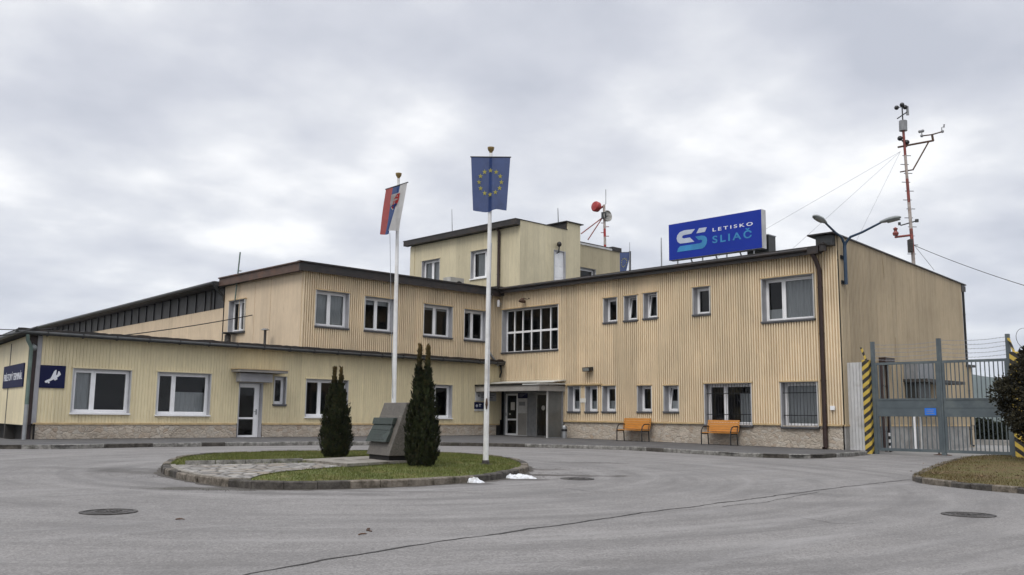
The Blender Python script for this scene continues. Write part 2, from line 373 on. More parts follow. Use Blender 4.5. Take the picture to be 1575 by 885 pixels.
    h = math_(nt, 'ADD', hs.outputs[1], math_(nt, 'MULTIPLY', noise_(nt, p, 14, 4), 1.5)); bump(nt, b, h, .35, .012); return mt
M['asphalt'] = asphalt()
M['footpath'] = plain('footpath_asphalt', (.075, .073, .073), .9, .2, 1.2, bmp=.4, dirt=(.13, .126, .122), dirtscale=1.5, dirtamt=(.5, .75))
M['yard'] = plain('yard_concrete', (.23, .222, .21), .9, .12, .6, bmp=.3, dirt=(.22, .21, .2), dirtscale=.8)
M['crack'] = plain('crack_filler', (.03, .027, .025), .9, .3, 8)
M['snow'] = plain('old_snow', (.74, .76, .79), .6, .10, 14, bmp=.8, dirt=(.36, .34, .31), dirtscale=11, dirtamt=(.48, .68))
def turf(name, a, b_, c_):
    mt, nt, b = newmat(name); p = pos(nt)
    c = mixc(nt, mapr(nt, noise_(nt, p, 1.3, 5, .65), .35, .65, 0, 1), a, b_)
    c = mixc(nt, mapr(nt, noise_(nt, p, 3.1, 6, .7), .5, .68, 0, .85), c, c_)
    c = mixc(nt, 1.0, c, mapr(nt, noise_(nt, p, 40, 3, .7), .3, .7, .6, 1.4), 'MULTIPLY')
    nt.links.new(c, b.inputs['Base Color']); b.inputs['Roughness'].default_value = .9; b.inputs['Specular IOR Level'].default_value = .15; return mt
M['turf'] = turf('island_turf', (.12, .135, .04), (.085, .10, .03), (.165, .135, .06))
M['turf_dry'] = turf('verge_turf', (.10, .095, .034), (.115, .08, .04), (.095, .06, .032))
M['meadow'] = turf('meadow', (.07, .085, .03), (.08, .08, .035), (.10, .085, .045))
M['hill'] = turf('wooded_hill', (.045, .06, .035), (.055, .065, .035), (.05, .055, .03))
def foliage(name, a, b_, tip=None, z0=0, z1=1):
    mt, nt, b = newmat(name); p = pos(nt)
    c = mixc(nt, mapr(nt, noise_(nt, p, 9, 4, .7), .35, .65, 0, 1), a, b_)
    if tip:
        sx = N(nt, 'ShaderNodeSeparateXYZ'); nt.links.new(p, sx.inputs[0])
        t = math_(nt, 'ADD', mapr(nt, sx.outputs[2], z0, z1, 0, 1), math_(nt, 'MULTIPLY', math_(nt, 'SUBTRACT', noise_(nt, p, 14, 3), .5), .8))
        c = mixc(nt, t, c, tip)
    nt.links.new(c, b.inputs['Base Color']); b.inputs['Roughness'].default_value = .8; b.inputs['Specular IOR Level'].default_value = .2; return mt
M['thuja1'] = foliage('dark_thuja_foliage', (.028, .036, .013), (.009, .011, .006), (.16, .105, .04), 1.78, 2.35)
M['thuja2'] = foliage('tall_thuja_foliage', (.028, .037, .013), (.009, .011, .006), (.16, .105, .04), 2.05, 2.65)
M['bushleaf'] = foliage('dark_bush_leaf', (.045, .040, .020), (.012, .011, .008))
M['hedgeleaf'] = foliage('hedge_leaf', (.02, .026, .012), (.012, .014, .008))
def stripes(name, sgn):
    mt, nt, b = newmat(name); p = pos(nt); sx = N(nt, 'ShaderNodeSeparateXYZ'); nt.links.new(p, sx.inputs[0])
    k = math_(nt, 'ADD', math_(nt, 'ADD', sx.outputs[2], math_(nt, 'MULTIPLY', sx.outputs[1], .75*sgn)), math_(nt, 'MULTIPLY', sx.outputs[0], -.75*sgn))
    f = math_(nt, 'FRACT', math_(nt, 'MULTIPLY', k, 3.5)); s = mapr(nt, f, .49, .51, 0, 1)
    c = mixc(nt, s, (.52, .37, .06), (.02, .017, .016)); c = mixc(nt, mapr(nt, noise_(nt, p, 8, 6, .7), .55, .72, 0, .6), c, (.2, .16, .1))
    nt.links.new(c, b.inputs['Base Color']); b.inputs['Roughness'].default_value = .6; return mt
M['stripe_up'] = stripes('hazard_stripes_rising', 1); M['stripe_down'] = stripes('hazard_stripes_falling', -1)
def cloth(name, col, trans=.5):
    mt, nt, b = newmat(name); nt.nodes.remove(b); out = nt.nodes['Material Output']; p = pos(nt)
    c = mixc(nt, 1.0, col, mapr(nt, noise_(nt, p, 6, 4), .3, .7, .88, 1.12), 'MULTIPLY')
    d = N(nt, 'ShaderNodeBsdfDiffuse'); t = N(nt, 'ShaderNodeBsdfTranslucent'); mx = N(nt, 'ShaderNodeMixShader'); mx.inputs[0].default_value = trans
    tp = N(nt, 'ShaderNodeBsdfTransparent'); m2 = N(nt, 'ShaderNodeMixShader'); m2.inputs[0].default_value = .06
    for s in (d, t): nt.links.new(c, s.inputs[0])
    nt.links.new(d.outputs[0], mx.inputs[1]); nt.links.new(t.outputs[0], mx.inputs[2]); nt.links.new(mx.outputs[0], m2.inputs[1]); nt.links.new(tp.outputs[0], m2.inputs[2]); nt.links.new(m2.outputs[0], out.inputs[0]); return mt
M['fl_blue'] = cloth('faded_blue_cloth', (.045, .075, .20)); M['fl_yellow'] = cloth('yellow_star_cloth', (.62, .56, .14))
M['fl_red'] = cloth('faded_red_cloth', (.36, .06, .05)); M['fl_white'] = cloth('white_cloth', (.50, .49, .48)); M['fl_blue2'] = cloth('blue_stripe_cloth', (.035, .07, .20))
M['fl_crest'] = cloth('crest_red_cloth', (.45, .05, .05))

# ------------------------------------------------------------------ sky, sun
w = bpy.data.worlds.new('World'); SC.world = w; w.use_nodes = True; nt = w.node_tree
bg = nt.nodes['Background']; BGS = .1; bg.inputs['Strength'].default_value = BGS
SUN_EL, SUN_AZ = R(52), R(200)     # azimuth: compass-like angle of the sun in the xy plane, seen from +x
sky = N(nt, 'ShaderNodeTexSky', sky_type='NISHITA'); sky.sun_disc = False; sky.sun_elevation = SUN_EL
sky.sun_rotation = math.pi/2 - SUN_AZ
tc = N(nt, 'ShaderNodeTexCoord').outputs['Generated']
sep = N(nt, 'ShaderNodeSeparateXYZ'); nt.links.new(tc, sep.inputs[0])
den = math_(nt, 'ADD', math_(nt, 'MAXIMUM', sep.outputs[2], 0.0), .22)
cx = math_(nt, 'DIVIDE', sep.outputs[0], den); cy = math_(nt, 'DIVIDE', sep.outputs[1], den)
cmb = N(nt, 'ShaderNodeCombineXYZ'); nt.links.new(cx, cmb.inputs[0]); nt.links.new(cy, cmb.inputs[1]); cmb.inputs[2].default_value = 3.7
n1 = noise_(nt, cmb.outputs[0], 2.0, 7, .5); n2 = noise_(nt, cmb.outputs[0], .55, 3, .5)
nn = math_(nt, 'ADD', math_(nt, 'MULTIPLY', n1, .68), math_(nt, 'MULTIPLY', n2, .32))
cr = N(nt, 'ShaderNodeValToRGB'); nt.links.new(nn, cr.inputs[0]); e = cr.color_ramp.elements
e[0].position = .38; e[0].color = (.42, .437, .49, 1); e[1].position = .60; e[1].color = (.78, .78, .785, 1)
x = e.new(.46); x.color = (.50, .513, .56, 1); x = e.new(.53); x.color = (.60, .61, .64, 1)
gain = math_(nt, 'MULTIPLY', mapr(nt, sep.outputs[2], .5, 1.0, 1.05, 2.5, True), mapr(nt, sep.outputs[2], 0, .25, 1.07, 1.0, True))
cl = mixc(nt, 1.0, cr.outputs[0], math_(nt, 'MULTIPLY', gain, 1/BGS), 'MULTIPLY')
fin_c = mixc(nt, .94, sky.outputs[0], cl); nt.links.new(fin_c, bg.inputs['Color'])
sl = bpy.data.lights.new('sun', 'SUN'); sl.energy = 1.1; sl.angle = R(28); sl.color = (1, .96, .9)
so = bpy.data.objects.new('sun', sl); COL.objects.link(so)
sd = Vector((math.cos(SUN_EL)*math.cos(SUN_AZ), math.cos(SUN_EL)*math.sin(SUN_AZ), math.sin(SUN_EL)))
so.rotation_euler = sd.to_track_quat('Z', 'Y').to_euler(); so.location = (-5, -5, 30)
SC.view_settings.view_transform = 'Standard'; SC.view_settings.look = 'None'; SC.view_settings.gamma = 1; SC.view_settings.exposure = 0.42
SC.view_settings.use_curve_mapping = False
SC.cycles.max_bounces = 8; SC.cycles.transparent_max_bounces = 12; SC.cycles.caustics_reflective = False; SC.cycles.caustics_refractive = False

# ------------------------------------------------------------------ ground
def sheet(name, xs, ys, dz, mt, zf=road):
    bm = bmesh.new(); vs = [[bm.verts.new((x_, y_, zf(y_)+dz)) for x_ in xs] for y_ in ys]
    for j in range(len(ys)-1):
        for i in range(len(xs)-1): bm.faces.new((vs[j][i], vs[j][i+1], vs[j+1][i+1], vs[j+1][i]))
    return fin(name, bm, mt, kind='structure', recalc=False)
sheet('ground', [-3000, 0, 3000], [-3000, 8, 31.2, 3000], -.05, M['meadow'])
sheet('asphalt_yard', [-70, 0, 30.4], [-60, 8, 31.2, 70], 0, M['asphalt'])
sheet('concrete_yard', [30.4, 50, 75], [-60, 8, 31.2, 70], 0, M['yard'])
# far wooded hills
def hills():
    bm = bmesh.new(); prev = None; n = 90
    for i in range(n+1):
        a = R(-35 + 110*i/n); D = 3200
        h = 118 + 26*math.sin(i*.31) + 14*math.sin(i*.83+1) + 6*mnoise.noise((i*.5, 0, 0))
        c = Vector((math.cos(a), math.sin(a), 0))
        row = [bm.verts.new(c*(D-700)+Z*-5), bm.verts.new(c*(D-300)+Z*h*.45), bm.verts.new(c*D+Z*h), bm.verts.new(c*(D+500)+Z*-5)]
        if prev:
            for k in range(3): bm.faces.new((prev[k], prev[k+1], row[k+1], row[k]))
        prev = row
    fin('hills', bm, M['hill'], kind='structure', smooth=True)
hills()
# footpath along the buildings, with its kerb stones
KL = [(-60,690.5),(0,691),(90,691),(160,689.5),(230,688),(360,686.5),(487,685),(600,685.2),(680,686),(755,687),(818,688.5),(890,690.2),(960,692.2),(1070,698.6),(1125,702),(1178,704.3),(1225,705.6),(1262,705.3),(1300,703),(1336,699.5)]
kp = [G(*q) for q in KL]; kp.append(Vector((29.75, 13.95, road(13.95))))
def foot():
    bm = bmesh.new()
    back = [Vector((29.9, 13.95, 0)), Vector((29.9, 31.35, 0)), Vector((9.0, 31.35, 0)), Vector((9.0, 36, 0)), Vector((-3, 36, 0))]
    poly = [Vector((p.x, p.y, 0)) for p in kp] + back
    vs = [bm.verts.new((p.x, p.y, .00783*(p.y-8)+.10)) for p in poly]
    f = bm.faces.new(vs); bmesh.ops.triangulate(bm, faces=[f]); bmesh.ops.recalc_face_normals(bm, faces=bm.faces)
    for f in bm.faces:
        if f.normal.z < 0: f.normal_flip()
    fin('footpath', bm, M['footpath'], kind='structure', recalc=False)
foot()
def path_resample(pts, step, closed=False):
    pts = [Vector(p) for p in pts]
    if closed: pts = pts+[pts[0]]
    out = []; carry = 0
    for a, b in zip(pts[:-1], pts[1:]):
        L = (b-a).length; t = carry
        while t < L: out.append(a.lerp(b, t/L)); t += step
        carry = t-L
    if not closed: out.append(pts[-1])
    return out
def smooth_loop(pts, it=2):
    for _ in range(it):
        q = []; n = len(pts)
        for i in range(n): a, b = pts[i], pts[(i+1)%n]; q += [a.lerp(b, .25), a.lerp(b, .75)]
        pts = q
    return pts
def kerb(name, pts, wd, ht, mt, step, closed=False, inward=None, gap=.012, jit=.006):
    """separate kerb stones laid along a line"""
    bm = bmesh.new(); ps = path_resample(pts, step, closed)
    if closed: ps = ps+[ps[0]]
    for a, b in zip(ps[:-1], ps[1:]):
        t = (b-a); t.z = 0
        if t.length < step*.3: continue
        t.normalize(); n = Vector((-t.y, t.x, 0))
        if inward is not None and n.dot(inward-a) < 0: n = -n
        if inward is None: n = n if n.dot(Vector((1, 1, 0))) > 0 else -n
        j = random.uniform(-jit, jit); j2 = random.uniform(-jit, jit); g = t*gap/2
        za, zb = road(a.y), road(b.y); bev = .018
        A, B = a+g+n*j, b-g+n*j2; mi = 1 if mnoise.noise((a.x*.45, a.y*.45, 7))+random.uniform(-.25, .25) > .16 else 0
        prof = [(0, -.04), (0, ht-bev), (bev, ht), (wd, ht), (wd, -.04)]
        va = [bm.verts.new((A+n*d) * 1 + Z*(za+h+j-A.z)) for d, h in prof]; vb = [bm.verts.new((B+n*d) + Z*(zb+h+j-B.z)) for d, h in prof]
        fs = [bm.faces.new((va[k], vb[k], vb[k+1], va[k+1])) for k in range(len(prof)-1)]
        fs += [bm.faces.new(va), bm.faces.new(list(reversed(vb)))]
        for f_ in fs: f_.material_index = mi
    return fin(name, bm, [mt, M['kerb_dark']], kind='structure')
kerb('footpath_kerb', kp, .14, .115, M['kerb'], .72)
# the long crack in the asphalt
def crack(pts_px, wmin, wmax):
    bm = bmesh.new(); pts = [G(*q) for q in pts_px]; ps = path_resample(pts, .06); prev = None
    for i, p in enumerate(ps):
        a = ps[max(0, i-1)]; b = ps[min(len(ps)-1, i+1)]; t = (b-a).normalized(); n = Vector((-t.y, t.x, 0))
        o = .05*mnoise.noise((p.x*1.5, p.y*1.5, 1)) + .025*mnoise.noise((p.x*7, p.y*7, 5))
        wv = wmin+(wmax-wmin)*max(0, .5+.9*mnoise.noise((p.x*2.3, p.y*2.3, 9)))
        c = p+n*o; c.z = road(c.y)+.004
        cur = (bm.verts.new(c-n*wv), bm.verts.new(c+n*wv))
        if prev: bm.faces.new((prev[0], prev[1], cur[1], cur[0]))
        prev = cur
    fin('asphalt_crack', bm, M['crack'], kind='structure')
crack([(340,893),(480,865),(620,842),(760,822),(900,803),(1000,788),(1100,775),(1200,762),(1300,749),(1402,738)], .008, .024)
crack([(1110,780),(1180,772),(1260,757)], .003, .010)
crack([(862,750),(905,756),(935,757)], .003, .010)
crack([(1230,797),(1290,806),(1345,805)], .002, .008)

# ------------------------------------------------------------------ traffic island
OUT = [(246,727),(252,718),(268,711),(300,706),(370,702),(490,699.5),(600,699.5),(690,702),(752,706.5),(795,712.5),(817,722),(803,731),(770,738),(720,743),(640,748.5),(550,752),(460,754),(385,753),(330,747.5),(285,739.5),(258,733)]
outline = smooth_loop([G(*q) for q in OUT], 2)
ISC = sum(outline, Vector())/len(outline)
kerb('island_kerb', outline, .15, .115, M['kerb_old'], .5, True, ISC, .01, .012)
_ang = sorted((math.atan2(p.y-ISC.y, p.x-ISC.x), (Vector((p.x-ISC.x, p.y-ISC.y))).length) for p in outline)
def rad(a):
    n = len(_ang)
    for i in range(n):
        a0, r0 = _ang[i]; a1, r1 = _ang[(i+1) % n]
        if i == n-1: a1 += 2*math.pi
        for k in (0, 2*math.pi):
            if a0 <= a+k <= a1: return r0+(r1-r0)*(a+k-a0)/max(1e-6, a1-a0)
    return _ang[0][1]
def isl_s(x_, y_): d = Vector((x_-ISC.x, y_-ISC.y)); return d.length/rad(math.atan2(d.y, d.x))
def isl_z(x_, y_):
    s = min(1, isl_s(x_, y_)); return road(y_)+.095+.06*(1-s*s)
def Gi(x, y, dz=0):
    d = ray(x, y); z = .2
    for i in range(25): p = EYEP+d*((z-EYE)/d.z); z = isl_z(p.x, p.y)+dz
    return p
def island_turf():
    bm = bmesh.new(); rings = []
    for s in (.965, .85, .7, .5, .3, .12):
        rings.append([bm.verts.new((ISC.x+(p.x-ISC.x)*s, ISC.y+(p.y-ISC.y)*s, isl_z(ISC.x+(p.x-ISC.x)*s, ISC.y+(p.y-ISC.y)*s))) for p in outline])
    c = bm.verts.new((ISC.x, ISC.y, isl_z(ISC.x, ISC.y))); n = len(outline)
    for a, b in zip(rings[:-1], rings[1:]):
        for i in range(n): bm.faces.new((a[i], a[(i+1)%n], b[(i+1)%n], b[i]))
    for i in range(n): bm.faces.new((rings[-1][i], rings[-1][(i+1)%n], c))
    fin('island_ground', bm, M['turf'], kind='structure')
island_turf()
def inpoly(x_, y_, P):
    r_ = False; n = len(P)
    for i in range(n):
        a, b = P[i], P[(i+1)%n]
        if (a.y > y_) != (b.y > y_) and x_ < (b.x-a.x)*(y_-a.y)/(b.y-a.y)+a.x: r_ = not r_
    return r_
COB = smooth_loop([Gi(*q) for q in [(263,716.5),(300,716),(380,715),(466,712.8),(500,713.5),(535,718),(500,721),(460,724),(425,727.5),(400,732),(382,738),(350,738),(310,732.5),(278,726),(264,720)]], 1)
PLAT = [Gi(*q) for q in [(463.6,710.5),(531.7,719.5),(628,713),(566,705)]]
def cob():
    bm = bmesh.new(); v = [bm.verts.new((p.x, p.y, isl_z(p.x, p.y)+.012)) for p in COB]
    f = bm.faces.new(v); r_ = bmesh.ops.triangulate(bm, faces=[f])
    bmesh.ops.subdivide_edges(bm, edges=bm.edges[:], cuts=3, use_grid_fill=True)
    for v in bm.verts: v.co.z = isl_z(v.co.x, v.co.y)+.014
    for f in bm.faces:
        f.normal_update()
        if f.normal.z < 0: f.normal_flip()
    fin('cobbled_path', bm, M['cobbles'], kind='structure', recalc=False)
    # low edging stones between the path and the grass strip behind it
    bm = bmesh.new(); ps = path_resample([Gi(*q) for q in [(284,716.2),(380,714.6),(466,712.2)]], .55)
    for a, b in zip(ps[:-1], ps[1:]):
        t = (b-a).normalized(); n = Vector((-t.y, t.x, 0)); g = t*.008
        hexa(bm, [a+g-Z*.05, b-g-Z*.05, b-g+n*.07-Z*.05, a+g+n*.07-Z*.05, a+g+Z*.085, b-g+Z*.085, b-g+n*.07+Z*.085, a+g+n*.07+Z*.085])
    fin('path_edging', bm, M['kerb'], kind='structure')
    bm = bmesh.new(); ps = path_resample([Gi(*q) for q in [(262,716.5),(263,720),(277,727),(310,733.8),(350,739),(384,739)]], .4)
    for a, b in zip(ps[:-1], ps[1:]):
        t = (b-a).normalized(); n = Vector((-t.y, t.x, 0)); g = t*.006
        hexa(bm, [a+g-Z*.05, b-g-Z*.05, b-g+n*.09-Z*.05, a+g+n*.09-Z*.05, a+g+Z*.03, b-g+Z*.03, b-g+n*.09+Z*.03, a+g+n*.09+Z*.03])
    fin('path_border', bm, M['slabstone'], kind='structure')
cob()
def platform():
    bm = bmesh.new(); z0 = min(p.z for p in PLAT); c = sum(PLAT, Vector())/4
    zt = max(p.z for p in PLAT)+.045
    hexa(bm, [Vector((p.x, p.y, z0-.1)) for p in PLAT]+[Vector((p.x, p.y, zt-.05)) for p in PLAT])
    for i in range(3):            # three paving slabs, slightly proud of the base
        a0, a1 = i/3+.006, (i+1)/3-.006
        L = lambda t, s: PLAT[0].lerp(PLAT[1], s).lerp(PLAT[3].lerp(PLAT[2], s), t)
        for s0, s1 in ((-.02, .494), (.506, 1.02)):
            q = [L(a0, s0), L(a0, s1), L(a1, s1), L(a1, s0)]; dz = random.uniform(-.004, .004)
            hexa(bm, [Vector((p.x, p.y, zt-.048+dz)) for p in q]+[Vector((p.x, p.y, zt+dz)) for p in q])
    fin('stone_platform', bm, M['slabstone'], kind='structure'); return zt
PLATZ = platform()
def blades(name, label, test, zf, bounds, n, hmin, hmax, mt, wd=.006, drop=0):
    bm = bmesh.new(); x0, x1, y0, y1 = bounds; c = 0; tries = 0
    while c < n and tries < n*8:
        tries += 1
        x_, y_ = random.uniform(x0, x1), random.uniform(y0, y1)
        if not test(x_, y_): continue
        dens = .5+.5*mnoise.noise((x_*1.1, y_*1.1, 3))
        if random.random() > .35+.8*dens: continue
        c += 1; z_ = zf(x_, y_); h = random.uniform(hmin, hmax)*(.6+.7*dens); a = random.uniform(0, 6.28)
        t = Vector((math.cos(a), math.sin(a), 0))*wd; ln = Vector((random.gauss(0, .35), random.gauss(0, .35), 1)).normalized()*h
        p = Vector((x_, y_, z_-.01)); vs = [bm.verts.new(p-t), bm.verts.new(p+t), bm.verts.new(p+ln)]; bm.faces.new(vs)
    o = fin(name, bm, mt, recalc=False); tag(o, label, 'grass'); o['kind'] = 'stuff'
xs = [p.x for p in outline]; ys = [p.y for p in outline]
COBQ = COB
blades('island_grass', 'short green lawn inside the kerbed island around the monument', lambda x_, y_: isl_s(x_, y_) < .955 and not inpoly(x_, y_, COBQ) and not inpoly(x_, y_, PLAT), isl_z, (min(xs), max(xs), min(ys), max(ys)), 42000, .035, .075, M['turf'])
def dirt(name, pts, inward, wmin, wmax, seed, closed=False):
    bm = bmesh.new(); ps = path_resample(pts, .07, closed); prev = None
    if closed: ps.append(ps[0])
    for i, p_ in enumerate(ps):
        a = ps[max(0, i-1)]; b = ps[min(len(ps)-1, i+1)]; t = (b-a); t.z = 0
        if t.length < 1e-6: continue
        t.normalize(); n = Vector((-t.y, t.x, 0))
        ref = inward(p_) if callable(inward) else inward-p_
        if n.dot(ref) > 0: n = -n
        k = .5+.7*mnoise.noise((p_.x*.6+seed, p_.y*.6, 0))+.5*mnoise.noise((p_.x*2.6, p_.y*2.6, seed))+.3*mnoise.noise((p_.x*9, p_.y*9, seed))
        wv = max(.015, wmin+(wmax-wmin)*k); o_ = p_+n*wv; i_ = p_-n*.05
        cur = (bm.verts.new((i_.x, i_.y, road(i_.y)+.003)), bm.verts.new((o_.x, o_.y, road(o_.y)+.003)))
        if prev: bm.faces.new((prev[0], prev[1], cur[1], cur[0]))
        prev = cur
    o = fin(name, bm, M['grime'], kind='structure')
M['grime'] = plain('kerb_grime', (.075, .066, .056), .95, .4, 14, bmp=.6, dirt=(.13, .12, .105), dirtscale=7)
dirt('island_grime', outline, ISC, .03, .17, 2, True)
dirt('footpath_grime', kp[2:-1], lambda p_: Vector((1, 1, 0)), .03, .16, 5)
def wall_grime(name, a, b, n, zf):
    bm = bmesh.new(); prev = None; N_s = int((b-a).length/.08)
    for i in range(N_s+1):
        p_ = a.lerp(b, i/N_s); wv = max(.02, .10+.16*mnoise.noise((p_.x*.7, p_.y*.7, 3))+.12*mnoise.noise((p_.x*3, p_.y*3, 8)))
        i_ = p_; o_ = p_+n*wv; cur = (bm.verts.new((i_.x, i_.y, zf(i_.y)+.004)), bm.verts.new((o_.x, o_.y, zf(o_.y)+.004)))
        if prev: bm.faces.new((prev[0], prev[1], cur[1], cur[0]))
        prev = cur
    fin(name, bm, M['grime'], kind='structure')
fpz = lambda y_: .00783*(y_-8)+.10
wall_grime('wall_foot_grime', Vector((XR-.015, 27.0, 0)), Vector((XR-.015, 14.5, 0)), Vector((-1, 0, 0)), fpz)
wall_grime('wall_foot_grime', Vector((9.6, YL-.025, 0)), Vector((29.2, YL-.025, 0)), Vector((0, -1, 0)), fpz)
# ------------------------------------------------------------------ grass verge on the right
VER = [(1402,739),(1420,729),(1450,717),(1485,707.5),(1520,704),(1570,705),(1660,708),(1800,716),(1800,790),(1700,772),(1620,763),(1575,758.5),(1530,755),(1480,750),(1435,745),(1410,742)]
ver = [G(*q) for q in VER]; verl = smooth_loop(ver, 1); VC = G(1560, 730)
kerb('verge_kerb', [G(*q) for q in [(1485,707.5),(1450,717),(1420,729),(1404,737.5),(1404,740),(1412,743),(1435,746.5),(1480,751.5),(1530,756.5),(1575,760),(1620,765),(1700,775),(1800,792)]], .13, .10, M['kerb_old'], .45, False, VC, .012, .012)
def verge():
    bm = bmesh.new(); v = [bm.verts.new((VC.x+(p.x-VC.x)*.985, VC.y+(p.y-VC.y)*.985, road(p.y)+.085)) for p in verl]; c = bm.verts.new((VC.x, VC.y, road(VC.y)+.12))
    for i in range(len(v)): bm.faces.new((v[i], v[(i+1)%len(v)], c))
    fin('verge_ground', bm, M['turf_dry'], kind='structure')
verge()
vx = [p.x for p in verl]; vy = [p.y for p in verl]
blades('verge_grass', 'rough brown and green grass on the kerbed verge below the gate', lambda x_, y_: inpoly(x_, y_, verl), lambda x_, y_: road(y_)+.09, (min(vx), max(vx), min(vy), max(vy)), 26000, .03, .08, M['turf_dry'])

# ------------------------------------------------------------------ building helpers
def ribwall(bm, pl, u0, u1, z0, z1, openings=(), pitch=.101, depth=.075, valley=.48, slope=.05, mi=0):
    """profiled sheet wall with real trapezoid ribs and cut openings (ua, ub, za, zb)"""
    zt = z1 if callable(z1) else (lambda u: z1)
    prof = [(0, 0), (valley, 0), (valley+slope, 1), (1-slope, 1), (1, 0)]
    def dd(u):
        if depth == 0: return 0
        t = ((u-u0)/pitch) % 1.0
        for (a, da), (b, db) in zip(prof[:-1], prof[1:]):
            if a <= t <= b: return depth*(da+(db-da)*(t-a)/(b-a))
        return 0
    us = {round(u0, 4), round(u1, 4)}
    if depth:
        for k in range(int((u1-u0)/pitch)+1):
            for t, _ in prof[:-1]:
                q = u0+(k+t)*pitch
                if u0 < q < u1: us.add(round(q, 4))
    for o in openings:
        for q in o[:2]:
            if u0 < q < u1: us.add(round(q, 4))
    us = sorted(us)
    for a, b in zip(us[:-1], us[1:]):
        if b-a < 1e-4: continue
        mid = (a+b)/2; cuts = sorted((o[2], o[3]) for o in openings if o[0] < mid < o[1])
        z = z0; spans = []
        for c0, c1 in cuts:
            if c0 > z: spans.append((z, c0, False))
            z = max(z, c1)
        spans.append((z, None, True))
        da, db = dd(a+1e-6), dd(b-1e-6)
        for s0, s1, top in spans:
            ta, tb = (zt(a), zt(b)) if top else (s1, s1)
            if ta <= s0: continue
            quad(bm, [pl.pt(a, da, s0), pl.pt(b, db, s0), pl.pt(b, db, tb), pl.pt(a, da, ta)], mi)
def flatwall(bm, pl, u0, u1, z0, z1, openings=(), mi=0): ribwall(bm, pl, u0, u1, z0, z1, openings, depth=0, mi=mi)

